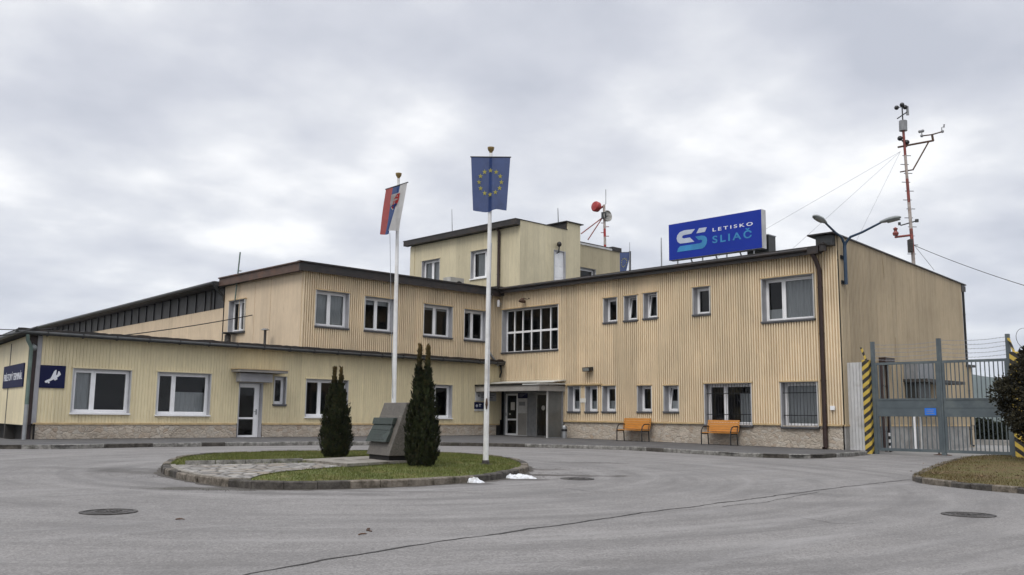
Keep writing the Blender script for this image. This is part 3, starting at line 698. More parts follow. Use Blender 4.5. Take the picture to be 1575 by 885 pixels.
def window(parent, pl, u0, u1, z0, z1, cols=(), rows=(), depth=.17, proud=.075, sill='dark', curtains=(), fw=.055, sash=True, tilt=(), grille=False, lintel=None, mull=.05, label=None, open_bottom=False):
    wn = bmesh.new(); t = .022; a0, a1, b0, b1 = u0+t, u1-t, z0+t, z1-t
    dF, dB = -depth, -depth-.07
    pbox(wn, pl, a0, a1, dB, dF, b0, b0+fw); pbox(wn, pl, a0, a1, dB, dF, b1-fw, b1)
    pbox(wn, pl, a0, a0+fw, dB, dF, b0+fw, b1-fw); pbox(wn, pl, a1-fw, a1, dB, dF, b0+fw, b1-fw)
    ce = [a0+fw]; 
    for c in cols: q = a0+(a1-a0)*c; pbox(wn, pl, q-mull/2, q+mull/2, dB, dF, b0+fw, b1-fw); ce += [q-mull/2, q+mull/2]
    ce.append(a1-fw)
    re = [b0+fw]
    for c in rows: q = b0+(b1-b0)*c; re += [q-mull*.7, q+mull*.7]
    re.append(b1-fw)
    for i in range(0, len(ce), 2):
        for c in rows:
            q = b0+(b1-b0)*c; pbox(wn, pl, ce[i], ce[i+1], dB, dF, q-mull*.7, q+mull*.7)
    gl = bmesh.new(); sw = .05 if sash else .004; k = 0
    for i in range(0, len(ce), 2):
        for j in range(0, len(re), 2):
            c0, c1, r0, r1 = ce[i], ce[i+1], re[j], re[j+1]; lean = -.14 if k in tilt else 0.0; k += 1
            f0, f1 = dF+.012, dB+.02
            if sash:
                def hb(ua, ub, za, zb):
                    la = lambda z: lean*(z-r0)/(r1-r0)
                    hexa(wn, [pl.pt(ua,f1+la(za),za), pl.pt(ub,f1+la(za),za), pl.pt(ub,f0+la(za),za), pl.pt(ua,f0+la(za),za),
                              pl.pt(ua,f1+la(zb),zb), pl.pt(ub,f1+la(zb),zb), pl.pt(ub,f0+la(zb),zb), pl.pt(ua,f0+la(zb),zb)])
                hb(c0+.002, c1-.002, r0+.002, r0+sw); hb(c0+.002, c1-.002, r1-sw, r1-.002); hb(c0+.002, c0+sw, r0+sw, r1-sw); hb(c1-sw, c1-.002, r0+sw, r1-sw)
            dg = dF-.025
            quad(gl, [pl.pt(c0+sw-.003, dg, r0+sw-.003), pl.pt(c1-sw+.003, dg, r0+sw-.003), pl.pt(c1-sw+.003, dg+lean, r1-sw+.003), pl.pt(c0+sw-.003, dg+lean, r1-sw+.003)])
    wo = fin('window', wn, M['white'], parent, label=label)
    fin('pane', gl, M['glass'], wo, recalc=False)
    rv = bmesh.new()
    pbox(rv, pl, u0, u0+t, dB, proud, z0, z1); pbox(rv, pl, u1-t, u1, dB, proud, z0, z1)
    pbox(rv, pl, u0+t, u1-t, dB, proud-.004, z1-t, z1)
    pbox(rv, pl, u0-.02, u0-.0005, .0, proud+.004, z0, z1, 1); pbox(rv, pl, u1+.0005, u1+.02, .0, proud+.004, z0, z1, 1)
    lm = 2; pbox(rv, pl, u0-.05, u1+.05, .0, proud+.03, z1+.002, z1+.04, lm)
    fin('reveal', rv, [M['reveal'], M['reveal_light'], lintel or M['trim_tan']], wo)
    if sill:
        sb = bmesh.new(); pbox(sb, pl, u0-.04, u1+.04, dF+.004, proud+.05, z0-.03, z0+.02)
        if sill == 'dark': pbox(sb, pl, u0-.02, u1+.02, .002, proud+.03, z0-.06, z0-.031)
        fin('sill', sb, M['sill_dark'] if sill == 'dark' else M['white'], wo)
    if curtains:
        cb = bmesh.new()
        for (fa, fb, ga, gb, mode) in curtains:
            ua, ub, za, zb = a0+(a1-a0)*fa, a0+(a1-a0)*fb, b0+(b1-b0)*ga, b0+(b1-b0)*gb; n = max(8, int((ub-ua)/.025)); pv = None
            for i in range(n+1):
                u = ua+(ub-ua)*i/n; amp = .03 if mode == 'curtain' else .008
                d = dB-.05+amp*math.sin(i*1.1)+amp*.5*math.sin(i*.37)
                cur = (cb.verts.new(pl.pt(u, d, za)), cb.verts.new(pl.pt(u, d, zb)))
                if pv: cb.faces.new((pv[0], cur[0], cur[1], pv[1]))
                pv = cur
        fin('curtain', cb, M['curtain'], wo, recalc=False, smooth=True)
    if grille:
        gb_ = bmesh.new(); n = int((u1-u0)/.125)
        for i in range(n+1):
            u = u0+.06+(u1-u0-.12)*i/n; tube(gb_, [pl.pt(u, -.04, z0+.02), pl.pt(u, -.04, z1-.03)], .008, 6)
        for f in (.26, .76):
            z = z0+(z1-z0)*f; pbox(gb_, pl, u0+.01, u1-.01, -.052, -.044, z-.015, z+.015)
        fin('grille', gb_, M['black'], wo)
    return wo
def rect(pl, x0, y0, x1, y1, d=0):
    a = pl.hit(x0, y0, d); b = pl.hit(x1, y1, d); return min(a[0], b[0]), max(a[0], b[0]), min(a[1], b[1]), max(a[1], b[1])
def L(x0, x1, top, bot, k=.881): return x0*k, x1*k, 1.15+(bot-1.15)*k, 1.15+(top-1.15)*k
def downpipe(parent, pl, u, d, z0, z1, r, mt, head=None, name='downpipe'):
    bm = bmesh.new(); pts = [pl.pt(u, d, z0+.08), pl.pt(u, d, z1)]
    pts = [pl.pt(u, d+.10, z0+.02)] + pts
    if head: pts += [pl.pt(u+head[0]*.5, d+head[1]*.5, z1+head[2]*.6), pl.pt(u+head[0], d+head[1], z1+head[2])]
    tube(bm, pts, r, 12)
    z = z0+.7
    while z < z1-.3: lathe(bm, pl.pt(u, d, z), [(r+.012, -.02), (r+.012, .02)], 12); pbox(bm, pl, u-.012, u+.012, -.0, d, z-.012, z+.012); z += 1.6
    return fin(name, bm, mt, parent, smooth=True)

# ------------------------------------------------------------------ terminal building (two storeys, L-shaped)
T = thing('terminal_building', 'two-storey L-shaped terminal clad in ribbed tan sheet over a rubble stone plinth', 'building', (29.6, 31.2, .2))
RB = .97
small = [(26.88,26.20,1.36,2.45),(25.90,25.23,1.36,2.44),(24.95,24.25,1.365,2.43),(23.12,22.43,1.37,2.41),(21.82,21.14,1.375,2.39)]
tops = [(24.88,24.16,5.05,6.09),(23.78,23.11,5.06,6.09),(22.78,22.10,5.08,6.12),(20.39,19.64,5.06,6.13)]
gridw = (31.05, 27.48, 4.05, 6.06); bigw = (17.42, 15.41, 4.59, 6.17); g1 = (19.95, 17.95, .89, 2.43); g2 = (16.77, 15.40, .87, 2.43)
ENT = (31.08, 27.17, .1, 2.45)
opR = [(-a, -b, c, d) for a, b, c, d in small+tops+[gridw, bigw, g1, g2, ENT]]
bm = bmesh.new()
ribwall(bm, PR, -31.25, -YS-.02, RB, lambda u: 6.95 if u < -15.25 else 7.40, opR)
fin('wall', bm, M['clad_tan'], T, recalc=False, label='ribbed tan front wall of the right wing')
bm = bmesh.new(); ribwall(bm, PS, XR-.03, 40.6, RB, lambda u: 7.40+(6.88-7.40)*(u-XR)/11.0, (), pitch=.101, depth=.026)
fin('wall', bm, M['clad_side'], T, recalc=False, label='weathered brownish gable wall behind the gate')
up = [L(22.17,23.93,6.665,5.03), L(24.82,26.49,6.635,5.03), L(28.33,30.165,6.605,5.005), L(30.985,32.515,6.575,4.985)]
UZ0 = 3.62
bm = bmesh.new(); ribwall(bm, PU, XU, XR-.03, UZ0, 6.72, up)
fin('wall', bm, M['clad_tan'], T, recalc=False, label='ribbed tan upper front wall of the left wing')
sw = (-41.97*.881, -40.43*.881, 1.15+(5.03-1.15)*.881, 1.15+(6.6-1.15)*.881)
bm = bmesh.new(); flatwall(bm, PH, -37.55, -YU, UZ0-.3, 6.75, [sw])
for u in (-34.9, -36.2, -33.6): pbox(bm, PH, u-.02, u+.02, .001, .012, UZ0, 6.7)
fin('wall', bm, M['peach'], T, recalc=False, label='flat peach end wall of the upper left wing')
# rear and inner walls, floors
bm = bmesh.new()
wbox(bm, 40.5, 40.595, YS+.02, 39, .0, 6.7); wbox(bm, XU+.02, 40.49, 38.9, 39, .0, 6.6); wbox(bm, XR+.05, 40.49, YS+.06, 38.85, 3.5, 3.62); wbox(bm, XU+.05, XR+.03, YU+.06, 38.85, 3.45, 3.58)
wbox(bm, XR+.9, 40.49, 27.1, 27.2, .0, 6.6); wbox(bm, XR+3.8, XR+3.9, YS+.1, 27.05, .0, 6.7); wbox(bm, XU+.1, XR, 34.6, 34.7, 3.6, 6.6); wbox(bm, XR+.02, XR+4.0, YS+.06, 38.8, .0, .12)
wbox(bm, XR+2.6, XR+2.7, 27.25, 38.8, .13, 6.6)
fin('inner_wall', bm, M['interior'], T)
# plinth
bm = bmesh.new()
def pl_plinth(bm, pl, u0, u1, z0, z1, th=.1):
    pbox(bm, pl, u0, u1, -th, .02, z0, z1)
pl_plinth(bm, PR, -27.14, -YS-.03, -.05, RB-.045); fin('plinth', bm, M['rubble'], T, label='rubble stone plinth of the right wing')
bm = bmesh.new(); pl_plinth(bm, PS, XR-.02, 40.55, -.05, RB-.05, .08); fin('plinth', bm, M['concrete'], T, label='grey rendered plinth of the gable wall')
bm = bmesh.new()
for a, b in ((-27.14, -19.99), (-17.91, -16.81), (-15.36, -YS-.05)): pbox(bm, PR, a, b, 0, .09, RB-.045, RB+.012)
pbox(bm, PS, XR-.07, 40.6, 0, .055, RB-.045, RB+.012)
fin('drip_trim', bm, M['trim_tan'], T)
# roof slabs, fascias
bm = bmesh.new()
q = lambda x_, y_, z_: Vector((x_, y_, z_))
hexa(bm, [q(29.32,15.2,6.93), q(40.9,14.9,6.60), q(40.9,39.2,6.60), q(29.32,31.2,6.93), q(29.32,15.2,7.06), q(40.9,14.9,6.73), q(40.9,39.2,6.73), q(29.32,31.2,7.06)])
hexa(bm, [q(18.62,30.98,6.76), q(29.35,30.98,6.76), q(29.35,39.2,6.64), q(18.62,37.5,6.64), q(18.62,30.98,6.98), q(29.35,30.98,6.98), q(29.35,39.2,6.84), q(18.62,37.5,6.86)])
fin('roof', bm, M['roof_felt'], T)
bm = bmesh.new()
pbox(bm, PR, -31.22, -15.0, .30, .36, 6.80, 7.08); pbox(bm, PR, -31.2, -15.0, .02, .299, 6.86, 6.90)
for k in range(9): pbox(bm, PR, -30.6+k*1.9, -30.57+k*1.9, .361, .368, 6.81, 7.07)
fin('fascia', bm, M['fascia'], T)
bm = bmesh.new(); tube(bm, [PR.pt(-31.2, .42, 7.00), PR.pt(-15.0, .42, 6.96)], .055, 10); pbox(bm, PR, -15.35, -14.95, .28, .52, 6.78, 7.02)
fin('gutter', bm, M['fascia'], T)
bm = bmesh.new(); pbox(bm, PU, 18.58, 29.3, .27, .33, 6.66, 6.97); pbox(bm, PU, 18.6, 29.3, .02, .269, 6.70, 6.74); pbox(bm, PU, 18.54, 29.4, .2, .40, 6.972, 7.03)
fin('fascia', bm, M['fascia'], T)
bm = bmesh.new(); pbox(bm, PH, -37.55, -30.93, .26, .31, 6.64, 6.96); pbox(bm, PH, -37.55, -31.0, .02, .259, 6.68, 6.72); pbox(bm, PH, -37.55, -30.85, .2, .37, 6.962, 7.01)
fin('fascia', bm, M['fascia_rust'], T, label='rust brown fascia on the end of the left wing')
# gable parapet with its capping, stub end and front box
bm = bmesh.new()
zt = lambda x_: 7.40+(6.88-7.40)*(x_-XR)/11.0
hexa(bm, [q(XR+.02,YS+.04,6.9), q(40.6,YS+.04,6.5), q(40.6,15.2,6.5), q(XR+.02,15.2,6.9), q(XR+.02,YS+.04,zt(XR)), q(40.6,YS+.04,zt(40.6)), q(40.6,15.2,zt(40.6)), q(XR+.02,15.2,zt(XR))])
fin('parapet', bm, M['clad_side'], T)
bm = bmesh.new()
hexa(bm, [q(XR-.5,YS-.07,zt(XR)+.012), q(41.05,YS-.07,zt(41.05)+.01), q(41.05,15.35,zt(41.05)+.01), q(XR-.5,15.35,zt(XR)+.012), q(XR-.5,YS-.07,zt(XR)+.06), q(41.05,YS-.07,zt(41.05)+.055), q(41.05,15.35,zt(41.05)+.055), q(XR-.5,15.35,zt(XR)+.06)])
fin('capping', bm, M['fascia'], T)
bm = bmesh.new(); wbox(bm, XR-.33, XR-.045, YS+.06, 15.12, 7.04, 7.395); fin('parapet_end', bm, M['gutter'], T)
bm = bmesh.new(); hexa(bm, [q(40.55,YS-.05,6.55), q(41.0,YS-.05,6.6), q(41.0,15.4,6.6), q(40.55,15.4,6.55), q(40.55,YS-.05,6.86), q(41.0,YS-.05,6.83), q(41.0,15.4,6.83), q(40.55,15.4,6.86)]); fin('eave_end', bm, M['fascia'], T)
# windows of the right wing
def wr(q_, **k): a, b, c, d = q_; return window(T, PR, -a, -b, c, d, **k)
wr(gridw, cols=(.147,.30,.46,.625,.80), rows=(.47,), sash=False, fw=.05, mull=.065, depth=.22, label='wide grid window of twelve panes above the entrance')
for i, s_ in enumerate(tops): wr(s_, depth=.20, tilt=(0,) if i in (1, 2) else ())
wr(bigw, cols=(.36,), depth=.22, curtains=((.38,.99,.03,.98,'curtain'),(.02,.34,.03,.3,'blind')))
for i, s_ in enumerate(small): wr(s_, depth=.22, tilt=(0,) if i == 4 else (), curtains=((.02,.98,.02,.42,'blind'),) if i != 3 else (), sill='dark')
wr(g1, cols=(.38,), depth=.20, grille=True, curtains=((.66,.99,.02,.78,'curtain'),), label='barred window behind the right bench')
wr(g2, depth=.20, grille=True, curtains=((.03,.98,.04,.95,'curtain'),), label='barred window beside the brown downpipe')
for i, (a, b, c, d) in enumerate(up):
    window(T, PU, a, b, c, d, cols=(.47,), depth=.16, curtains=[((.03,.97,.0,.97,'blind'),), ((.03,.97,.80,.98,'blind'),), ((.03,.97,.86,.98,'blind'),(.52,.62,.02,.86,'curtain')), ((.03,.97,.9,.98,'blind'),(.40,.46,.02,.9,'curtain'))][i])
window(T, PH, *sw, cols=(.5,), depth=.14, sill='dark')
downpipe(T, PR, -15.13, .12, .15, 6.25, .082, M['pipe_brown'], head=(-.12, .22, .55))
downpipe(T, PS, 40.75, .02, .1, 6.6, .05, M['black'])
downpipe(T, PS, PS.hit(1352,600)[0], .10, .05, PS.hit(1357,560)[1], .06, M['pipe_brown'])
downpipe(T, PS, PS.hit(1361,600)[0], .10, .05, PS.hit(1357,560)[1], .05, M['pipe_brown'])
bm = bmesh.new(); a = PS.hit(1357, 556); pbox(bm, PS, a[0]-.35, a[0]+.4, .0, .28, a[1]-.12, a[1]+.12); fin('rain_hopper', bm, M['pipe_brown'], T)
bm = bmesh.new(); pw = lambda x_, y_, d_: PU.pt(PU.hit(x_, y_, d_)[0], d_, PU.hit(x_, y_, d_)[1])
tube(bm, [pw(757, 452, .3), pw(754, 462, .14), pw(753, 475, .1), pw(752, 540, .1), pw(757, 549, .16), pw(763, 556, .22), pw(766, 563, .24)], .05, 10); fin('downpipe', bm, M['steel'], T, smooth=True)
pw = lambda x_, y_, d_: PR.pt(PR.hit(x_, y_, d_)[0], d_, PR.hit(x_, y_, d_)[1])
bm = bmesh.new(); tube(bm, [pw(770, 562, .15), pw(771, 573, .2), pw(768, 582, .12), pw(767, 589, .08)], .04, 8); fin('drain_hose', bm, M['black'], T, smooth=True)
bm = bmesh.new(); c_ = pw(770, 558, .12); wbox(bm, c_.x-.12, XR-.065, c_.y-.12, c_.y+.1, c_.z-.14, c_.z+.14); fin('drain_hopper', bm, M['pipe_brown'], T)
# electric wiring and conduit on the gable
bm = bmesh.new(); a = PS.hit(1376, 520); pbox(bm, PS, a[0]-.015, a[0]+.015, .02, .05, RB, a[1]); a = PS.hit(1392, 480); pbox(bm, PS, a[0]-.015, a[0]+.015, .02, .05, RB, 3.9)
a = PS.hit(1357, 410); tube(bm, [PS.pt(a[0], .03, a[1]+.5), PS.pt(a[0]+.02, .05, a[1]), PS.pt(a[0]+.05, .03, a[1]-.45)], .02, 6); fin('conduit', bm, M['clad_side'], T)
# entrance
bm = bmesh.new(); D0 = -.12
pbox(bm, PR, -31.06, -30.93, D0-.05, D0, .1, 2.44); pbox(bm, PR, -30.93, -27.18, D0-.05, D0, 2.19, 2.44); pbox(bm, PR, -29.52, -28.97, D0-.05, D0, .1, 2.19); pbox(bm, PR, -27.3, -27.18, D0-.05, D0, .1, 2.19)
pbox(bm, PR, -31.07, -27.18, -.9, .0, .08, .225)
fin('entrance_wall', bm, M['boardgrey'], T)
bm = bmesh.new(); a, b, c, d = -30.92, -30.13, .235, 2.17; D1 = D0+.02
for (u0, u1, z0, z1) in ((a, a+.085, c, d), (b-.085, b, c, d), (a+.085, b-.085, c, c+.13), (a+.085, b-.085, d-.09, d), (a+.085, b-.085, c+.72, c+.80)): pbox(bm, PR, u0, u1, D0-.05, D1, z0, z1)
dr = fin('door', bm, M['white'], T, label='white glazed entrance door')
bm = bmesh.new(); quad(bm, [PR.pt(a+.08,D0-.02,c+.12), PR.pt(b-.08,D0-.02,c+.12), PR.pt(b-.08,D0-.02,d-.08), PR.pt(a+.08,D0-.02,d-.08)]); fin('pane', bm, M['glass'], dr, recalc=False)
bm = bmesh.new(); pbox(bm, PR, a+.3, a+.56, D0-.016, D0-.012, 1.42, 1.78); pbox(bm, PR, a+.2, a+.3, D0-.016, D0-.012, 1.2, 1.28); fin('notice', bm, M['paper'], dr)
bm = bmesh.new(); tube(bm, [PR.pt(a+.05, D1+.03, 1.15), PR.pt(a+.05, D1+.03, 1.3)], .012, 8); pbox(bm, PR, a+.042, a+.058, D1, D1+.03, 1.2, 1.22); fin('handle', bm, M['steel'], dr)
bm = bmesh.new()
for u0, u1 in ((-28.96, -28.90), (-28.18, -28.12), (-27.36, -27.30)): pbox(bm, PR, u0, u1, D0-.05, D0+.01, .235, 2.18)
pbox(bm, PR, -28.9, -27.36, D0-.05, D0+.008, .235, .30); pbox(bm, PR, -28.9, -27.36, D0-.05, D0+.008, 2.10, 2.18)
dr = fin('sliding_door', bm, M['steel'], T, label='dark glass sliding entrance door')
bm = bmesh.new(); quad(bm, [PR.pt(-28.9,D0-.02,.3), PR.pt(-27.36,D0-.02,.3), PR.pt(-27.36,D0-.02,2.1), PR.pt(-28.9,D0-.02,2.1)]); fin('pane', bm, M['glass'], dr, recalc=False)
bm = bmesh.new(); lathe(bm, PR.pt(-28.55, D0-.015, 1.52), [(.11, 0), (.11, .004)], 20, axis=PR.n); fin('round_sticker', bm, M['paper'], dr)
# canopy over the entrance with wind screen, post and sheets
bm = bmesh.new(); CX = 27.92
wbox(bm, CX, CX+.06, 27.06, YL-.05, 2.22, 2.46); wbox(bm, CX+.06, XR-.06, 27.06, 27.12, 2.22, 2.46); wbox(bm, CX+.06, XR-.06, 27.12, YL-.05, 2.30, 2.40)
cn = fin('canopy', bm, M['canopygrey'], T, label='flat grey canopy over the entrance')
bm = bmesh.new(); pv = None; n = 40
for i in range(n+1):
    y_ = 27.7+(YL-.06-27.7)*i/n; dz = .02*mnoise.noise((y_*2.1, 3, 0)); cur = [q(CX-.05, y_, 2.462), q(CX-.05, y_, 2.53+dz), q(XR-.4, y_, 2.55), q(XR-.4, y_, 2.49)]
    cur = [bm.verts.new(p) for p in cur]
    if pv:
        for k in range(3): bm.faces.new((pv[k], pv[k+1], cur[k+1], cur[k]))
    pv = cur
fin('felt_edge', bm, M['black_and_shade'], cn)
bm = bmesh.new(); hexa(bm, [q(28.75,27.0,2.60), q(29.52,27.0,2.69), q(29.52,30.95,2.69), q(28.75,30.95,2.60), q(28.75,27.0,2.64), q(29.52,27.0,2.73), q(29.52,30.95,2.73), q(28.75,30.95,2.64)])
hexa(bm, [q(CX-.06,26.98,2.475), q(29.5,26.98,2.53), q(29.5,28.0,2.53), q(CX-.06,28.0,2.475), q(CX-.06,26.98,2.515), q(29.5,26.98,2.57), q(29.5,28.0,2.57), q(CX-.06,28.0,2.515)])
fin('roof_sheet', bm, M['poly'], cn)
bm = bmesh.new(); wbox(bm, 28.50, 28.56, 27.13, 27.19, .2, 2.3); fin('post', bm, M['panelgrey'], T)
bm = bmesh.new(); wbox(bm, 28.57, 29.42, 27.155, 27.165, .28, 2.22); fs = fin('wind_screen', bm, M['glass_dirty'], T)
bm = bmesh.new(); wbox(bm, 29.42, 29.50, 27.13, 27.19, .2, 2.22); wbox(bm, 28.565, 29.415, 27.145, 27.175, .24, .28); fin('frame', bm, M['boardgrey'], fs)

# lower extension at the far end of the gable
bm = bmesh.new(); zx = PS.hit(1490, 565)[1]
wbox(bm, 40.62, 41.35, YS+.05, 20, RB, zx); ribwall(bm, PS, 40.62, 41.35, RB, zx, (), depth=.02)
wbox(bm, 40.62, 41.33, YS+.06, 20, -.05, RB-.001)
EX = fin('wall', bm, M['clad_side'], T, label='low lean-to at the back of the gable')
bm = bmesh.new(); wbox(bm, 40.6, 41.5, YS-.1, 20, zx+.003, zx+.10); fin('roof', bm, M['fascia'], T)

# ------------------------------------------------------------------ annex
A = thing('annex_building', 'single-storey cream annex with a low flat roof and rubble stone plinth', 'building', (9.5, 31.1, .27))
AB = .78
aw = [L(12.02,14.12,2.715,1.08), L(15.16,17.34,2.71,1.04), L(21.78,23.95,2.675,1.0), L(28.97,30.14,2.645,1.0)]
asm = L(20.22,20.79,2.72,1.525); ad = (18.6*.881, 19.7*.881, .2, 1.15+1.27*.881)
bm = bmesh.new(); ribwall(bm, PA, 9.58, 29.50, AB, 3.52, aw+[asm, ad], pitch=.105, depth=.012, valley=.14, slope=.05)
for u in (PA.hit(240,560)[0], PA.hit(355,560)[0], PA.hit(86,530)[0]): pbox(bm, PA, u-.012, u+.012, .011, .016, 2.45 if u > 10 else 3.0, 3.5)
fin('wall', bm, M['clad_cream'], A, recalc=False, label='cream front wall with fine grooves')
bm = bmesh.new(); flatwall(bm, PE, -16, -.02, .72, 3.5); 
fin('wall', bm, M['clad_cream'], A, recalc=False, label='smooth cream end wall under the arrivals sign')
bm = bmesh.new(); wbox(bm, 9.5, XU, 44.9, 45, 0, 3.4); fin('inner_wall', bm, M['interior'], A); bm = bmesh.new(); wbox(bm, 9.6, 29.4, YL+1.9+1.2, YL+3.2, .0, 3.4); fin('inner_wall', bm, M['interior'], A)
bm = bmesh.new(); pbox(bm, PE, -16, -.02, -.35, -.3, 0, .75); pbox(bm, PE, -16, -.02, -.3, .0, .70, .719); fin('recess', bm, M['black_and_shade'], A)  # near-black colour stands in for the shade in the open wall base
bm = bmesh.new(); pbox(bm, PA, 9.5, ad[0]-.03, -.1, .03, -.05, AB-.05); pbox(bm, PA, ad[1]+.03, 29.25, -.1, .03, -.05, AB-.05); fin('plinth', bm, M['rubble'], A)
bm = bmesh.new(); pbox(bm, PA, 9.5, ad[0]-.05, 0, .05, AB-.048, AB+.012); pbox(bm, PA, ad[1]+.02, 29.45, 0, .05, AB-.048, AB+.012); fin('drip_trim', bm, M['trim_tan'], A)
bm = bmesh.new(); pbox(bm, PA, 29.26, 29.5, -.05, .05, .1, AB-.06); fin('corner_post', bm, M['black_and_shade'], A)
bm = bmesh.new(); pbox(bm, PA, 9.23, 9.45, -.1, -.0, .1, 3.5); fin('corner_strip', bm, M['pipe_brown'], A)
bm = bmesh.new(); pbox(bm, PA, 9.452, 9.585, -.05, .035, AB-.02, 3.5); fin('corner_trim', bm, M['reveal'], A)
# annex roof: thin dark slab with felt edge, then gutter on brackets
bm = bmesh.new()
pe0, pe1 = PE.pt(.35, .35, 0), PE.pt(-16, .35, 0)
Pq = [q(pe0.x-.05, YL-.33, 0), q(29.55, YL-.33, 0), q(29.55, 45, 0), q(11, 46, 0), q(pe1.x, pe1.y, 0)]
lo = [bm.verts.new(p+Z*3.56) for p in Pq]; hi = [bm.verts.new(p+Z*3.66) for p in Pq]
bm.faces.new(lo); bm.faces.new(hi)
for i in range(5): bm.faces.new((lo[i], lo[(i+1)%5], hi[(i+1)%5], hi[i]))
fin('roof', bm, M['roof_felt'], A)
bm = bmesh.new(); pv = None
for i in range(161):                                   # ragged felt upstand on the roof edge
    x_ = 8.8+20.6*i/160; h = 3.69+.035*mnoise.noise((x_*1.7, 0, 4))+.02*mnoise.noise((x_*7, 2, 4))
    cur = [bm.verts.new(p) for p in (q(x_, YL-.35, 3.60), q(x_, YL-.35, h), q(x_, YL-.2, h+.01), q(x_, YL-.2, 3.64))]
    if pv:
        for k in range(3): bm.faces.new((pv[k], pv[k+1], cur[k+1], cur[k]))
    pv = cur
fin('felt_edge', bm, M['fascia'], A)
bm = bmesh.new(); tube(bm, [q(8.75, YL-.42, 3.545), q(29.35, YL-.42, 3.525)], .06, 12); gt = fin('gutter', bm, M['gutter'], A, smooth=True)
bm = bmesh.new()
for k in range(19): x_ = 9.6+k*1.07; pbox(bm, PA, x_-.012, x_+.012, .345, .49, 3.462, 3.61)
fin('bracket', bm, M['black'], gt)
bm = bmesh.new(); tube(bm, [PE.pt(.35, .42, 3.545), PE.pt(-16, .42, 3.545)], .06, 12); fin('gutter', bm, M['gutter'], A, smooth=True)
bm = bmesh.new(); p0 = q(9.215, 30.86, 0)
tube(bm, [p0+Z*.2, p0+Z*1.35], .062, 12); fin('downpipe', bm, M['steel'], A, smooth=True)
bm = bmesh.new(); tube(bm, [p0+Z*1.35, p0+Z*3.05, p0+Vector((-.03, -.02, 3.15)), p0+Vector((-.16, -.14, 3.32)), p0+Vector((-.18, -.15, 3.5))], .055, 12); fin('downpipe', bm, M['pipe_green'], A, smooth=True)
window(A, PA, *aw[0], cols=(.36,), depth=.10, proud=.03, sill='white', curtains=((.03,.33,.03,.97,'blind'),), lintel=M['clad_cream'])
window(A, PA, *aw[1], cols=(.32,), depth=.13, proud=.03, sill='white', curtains=((.35,.97,.03,.55,'blind'),), lintel=M['clad_cream'])
window(A, PA, *aw[2], cols=(.36,), depth=.16, proud=.03, sill='white', lintel=M['clad_cream'])
window(A, PA, *aw[3], cols=(.15,), depth=.16, proud=.03, sill='white', lintel=M['clad_cream'])
window(A, PA, *asm, depth=.16, proud=.03, sill='dark', lintel=M['clad_cream'])
# side door with its own little canopy
bm = bmesh.new(); a, b, c, d = ad[0]+.04, ad[1]-.05, .235, ad[3]-.04; D0 = -.15
for (u0, u1, z0, z1) in ((a, a+.09, c, d), (b-.2, b, c, d), (a+.09, b-.2, c, c+.12), (a+.09, b-.2, d-.14, d), (a+.09, b-.2, c+.70, c+.77)): pbox(bm, PA, u0, u1, D0-.06, D0, z0, z1)
dr = fin('door', bm, M['white'], A, label='white door with two glass panels')
bm = bmesh.new(); quad(bm, [PA.pt(a+.085,D0-.03,c+.1), PA.pt(b-.19,D0-.03,c+.1), PA.pt(b-.19,D0-.03,d-.12), PA.pt(a+.085,D0-.03,d-.12)]); fin('pane', bm, M['glass'], dr, recalc=False)
bm = bmesh.new(); tube(bm, [PA.pt(b-.1, D0, 1.22), PA.pt(b-.1, D0+.05, 1.22), PA.pt(b-.21, D0+.05, 1.22)], .012, 8); pbox(bm, PA, b-.125, b-.075, D0, D0+.012, 1.1, 1.3); fin('handle', bm, M['steel'], dr)
bm = bmesh.new(); pbox(bm, PA, ad[0], ad[0]+.035, -.22, .02, .2, ad[3]); pbox(bm, PA, ad[1]-.04, ad[1], -.22, .02, .2, ad[3]); pbox(bm, PA, ad[0]+.036, ad[1]-.041, -.22, .02, ad[3]-.035, ad[3]); pbox(bm, PA, ad[0]-.02, ad[1]+.02, -.25, .06, .1, .225); fin('reveal', bm, M['reveal'], dr)
bm = bmesh.new(); lb = L(18.45,19.93,2.79,2.43); pbox(bm, PA, lb[0], lb[1], .012, .32, lb[2]+.01, lb[3]); fin('shutter_box', bm, M['reveal'], A)
bm = bmesh.new(); cb = L(18.22,20.45,2.93,2.83); pbox(bm, PA, cb[0], cb[1], .012, .62, cb[2], cb[3]); dc = fin('door_canopy', bm, M['canopygrey'], A)
bm = bmesh.new(); pbox(bm, PA, cb[0]-.03, cb[1]+.03, .012, .66, cb[3]+.002, cb[3]+.03); fin('capping', bm, M['trim_tan'], dc)

# ------------------------------------------------------------------ long hall behind
H = thing('hall_building', 'long low hall with a dark grey panel band under its eaves behind the annex', 'building', (18.9, 49, .2))
hN, hF = -37.62, -61.5
zN = lambda u, a, b: a+(b-a)*(u-hN)/(hF-hN)
bt = lambda u: zN(u, 5.72, 5.44); tp = lambda u: zN(u, 6.66, 6.16)
bm = bmesh.new(); ribwall(bm, PH, hF, hN, 0, bt, (), pitch=.21, depth=.012, valley=.2, slope=.08); fin('wall', bm, M['peach'], H, recalc=False, label='cream lower wall')
bm = bmesh.new()
quad(bm, [PH.pt(hF, -.06, bt(hF)), PH.pt(hN, -.06, bt(hN)), PH.pt(hN, -.06, tp(hN)), PH.pt(hF, -.06, tp(hF))])
quad(bm, [PH.pt(hF, .02, bt(hF)), PH.pt(hN, .02, bt(hN)), PH.pt(hN, -.06, bt(hN)), PH.pt(hF, -.06, bt(hF))])
u = hN-.05
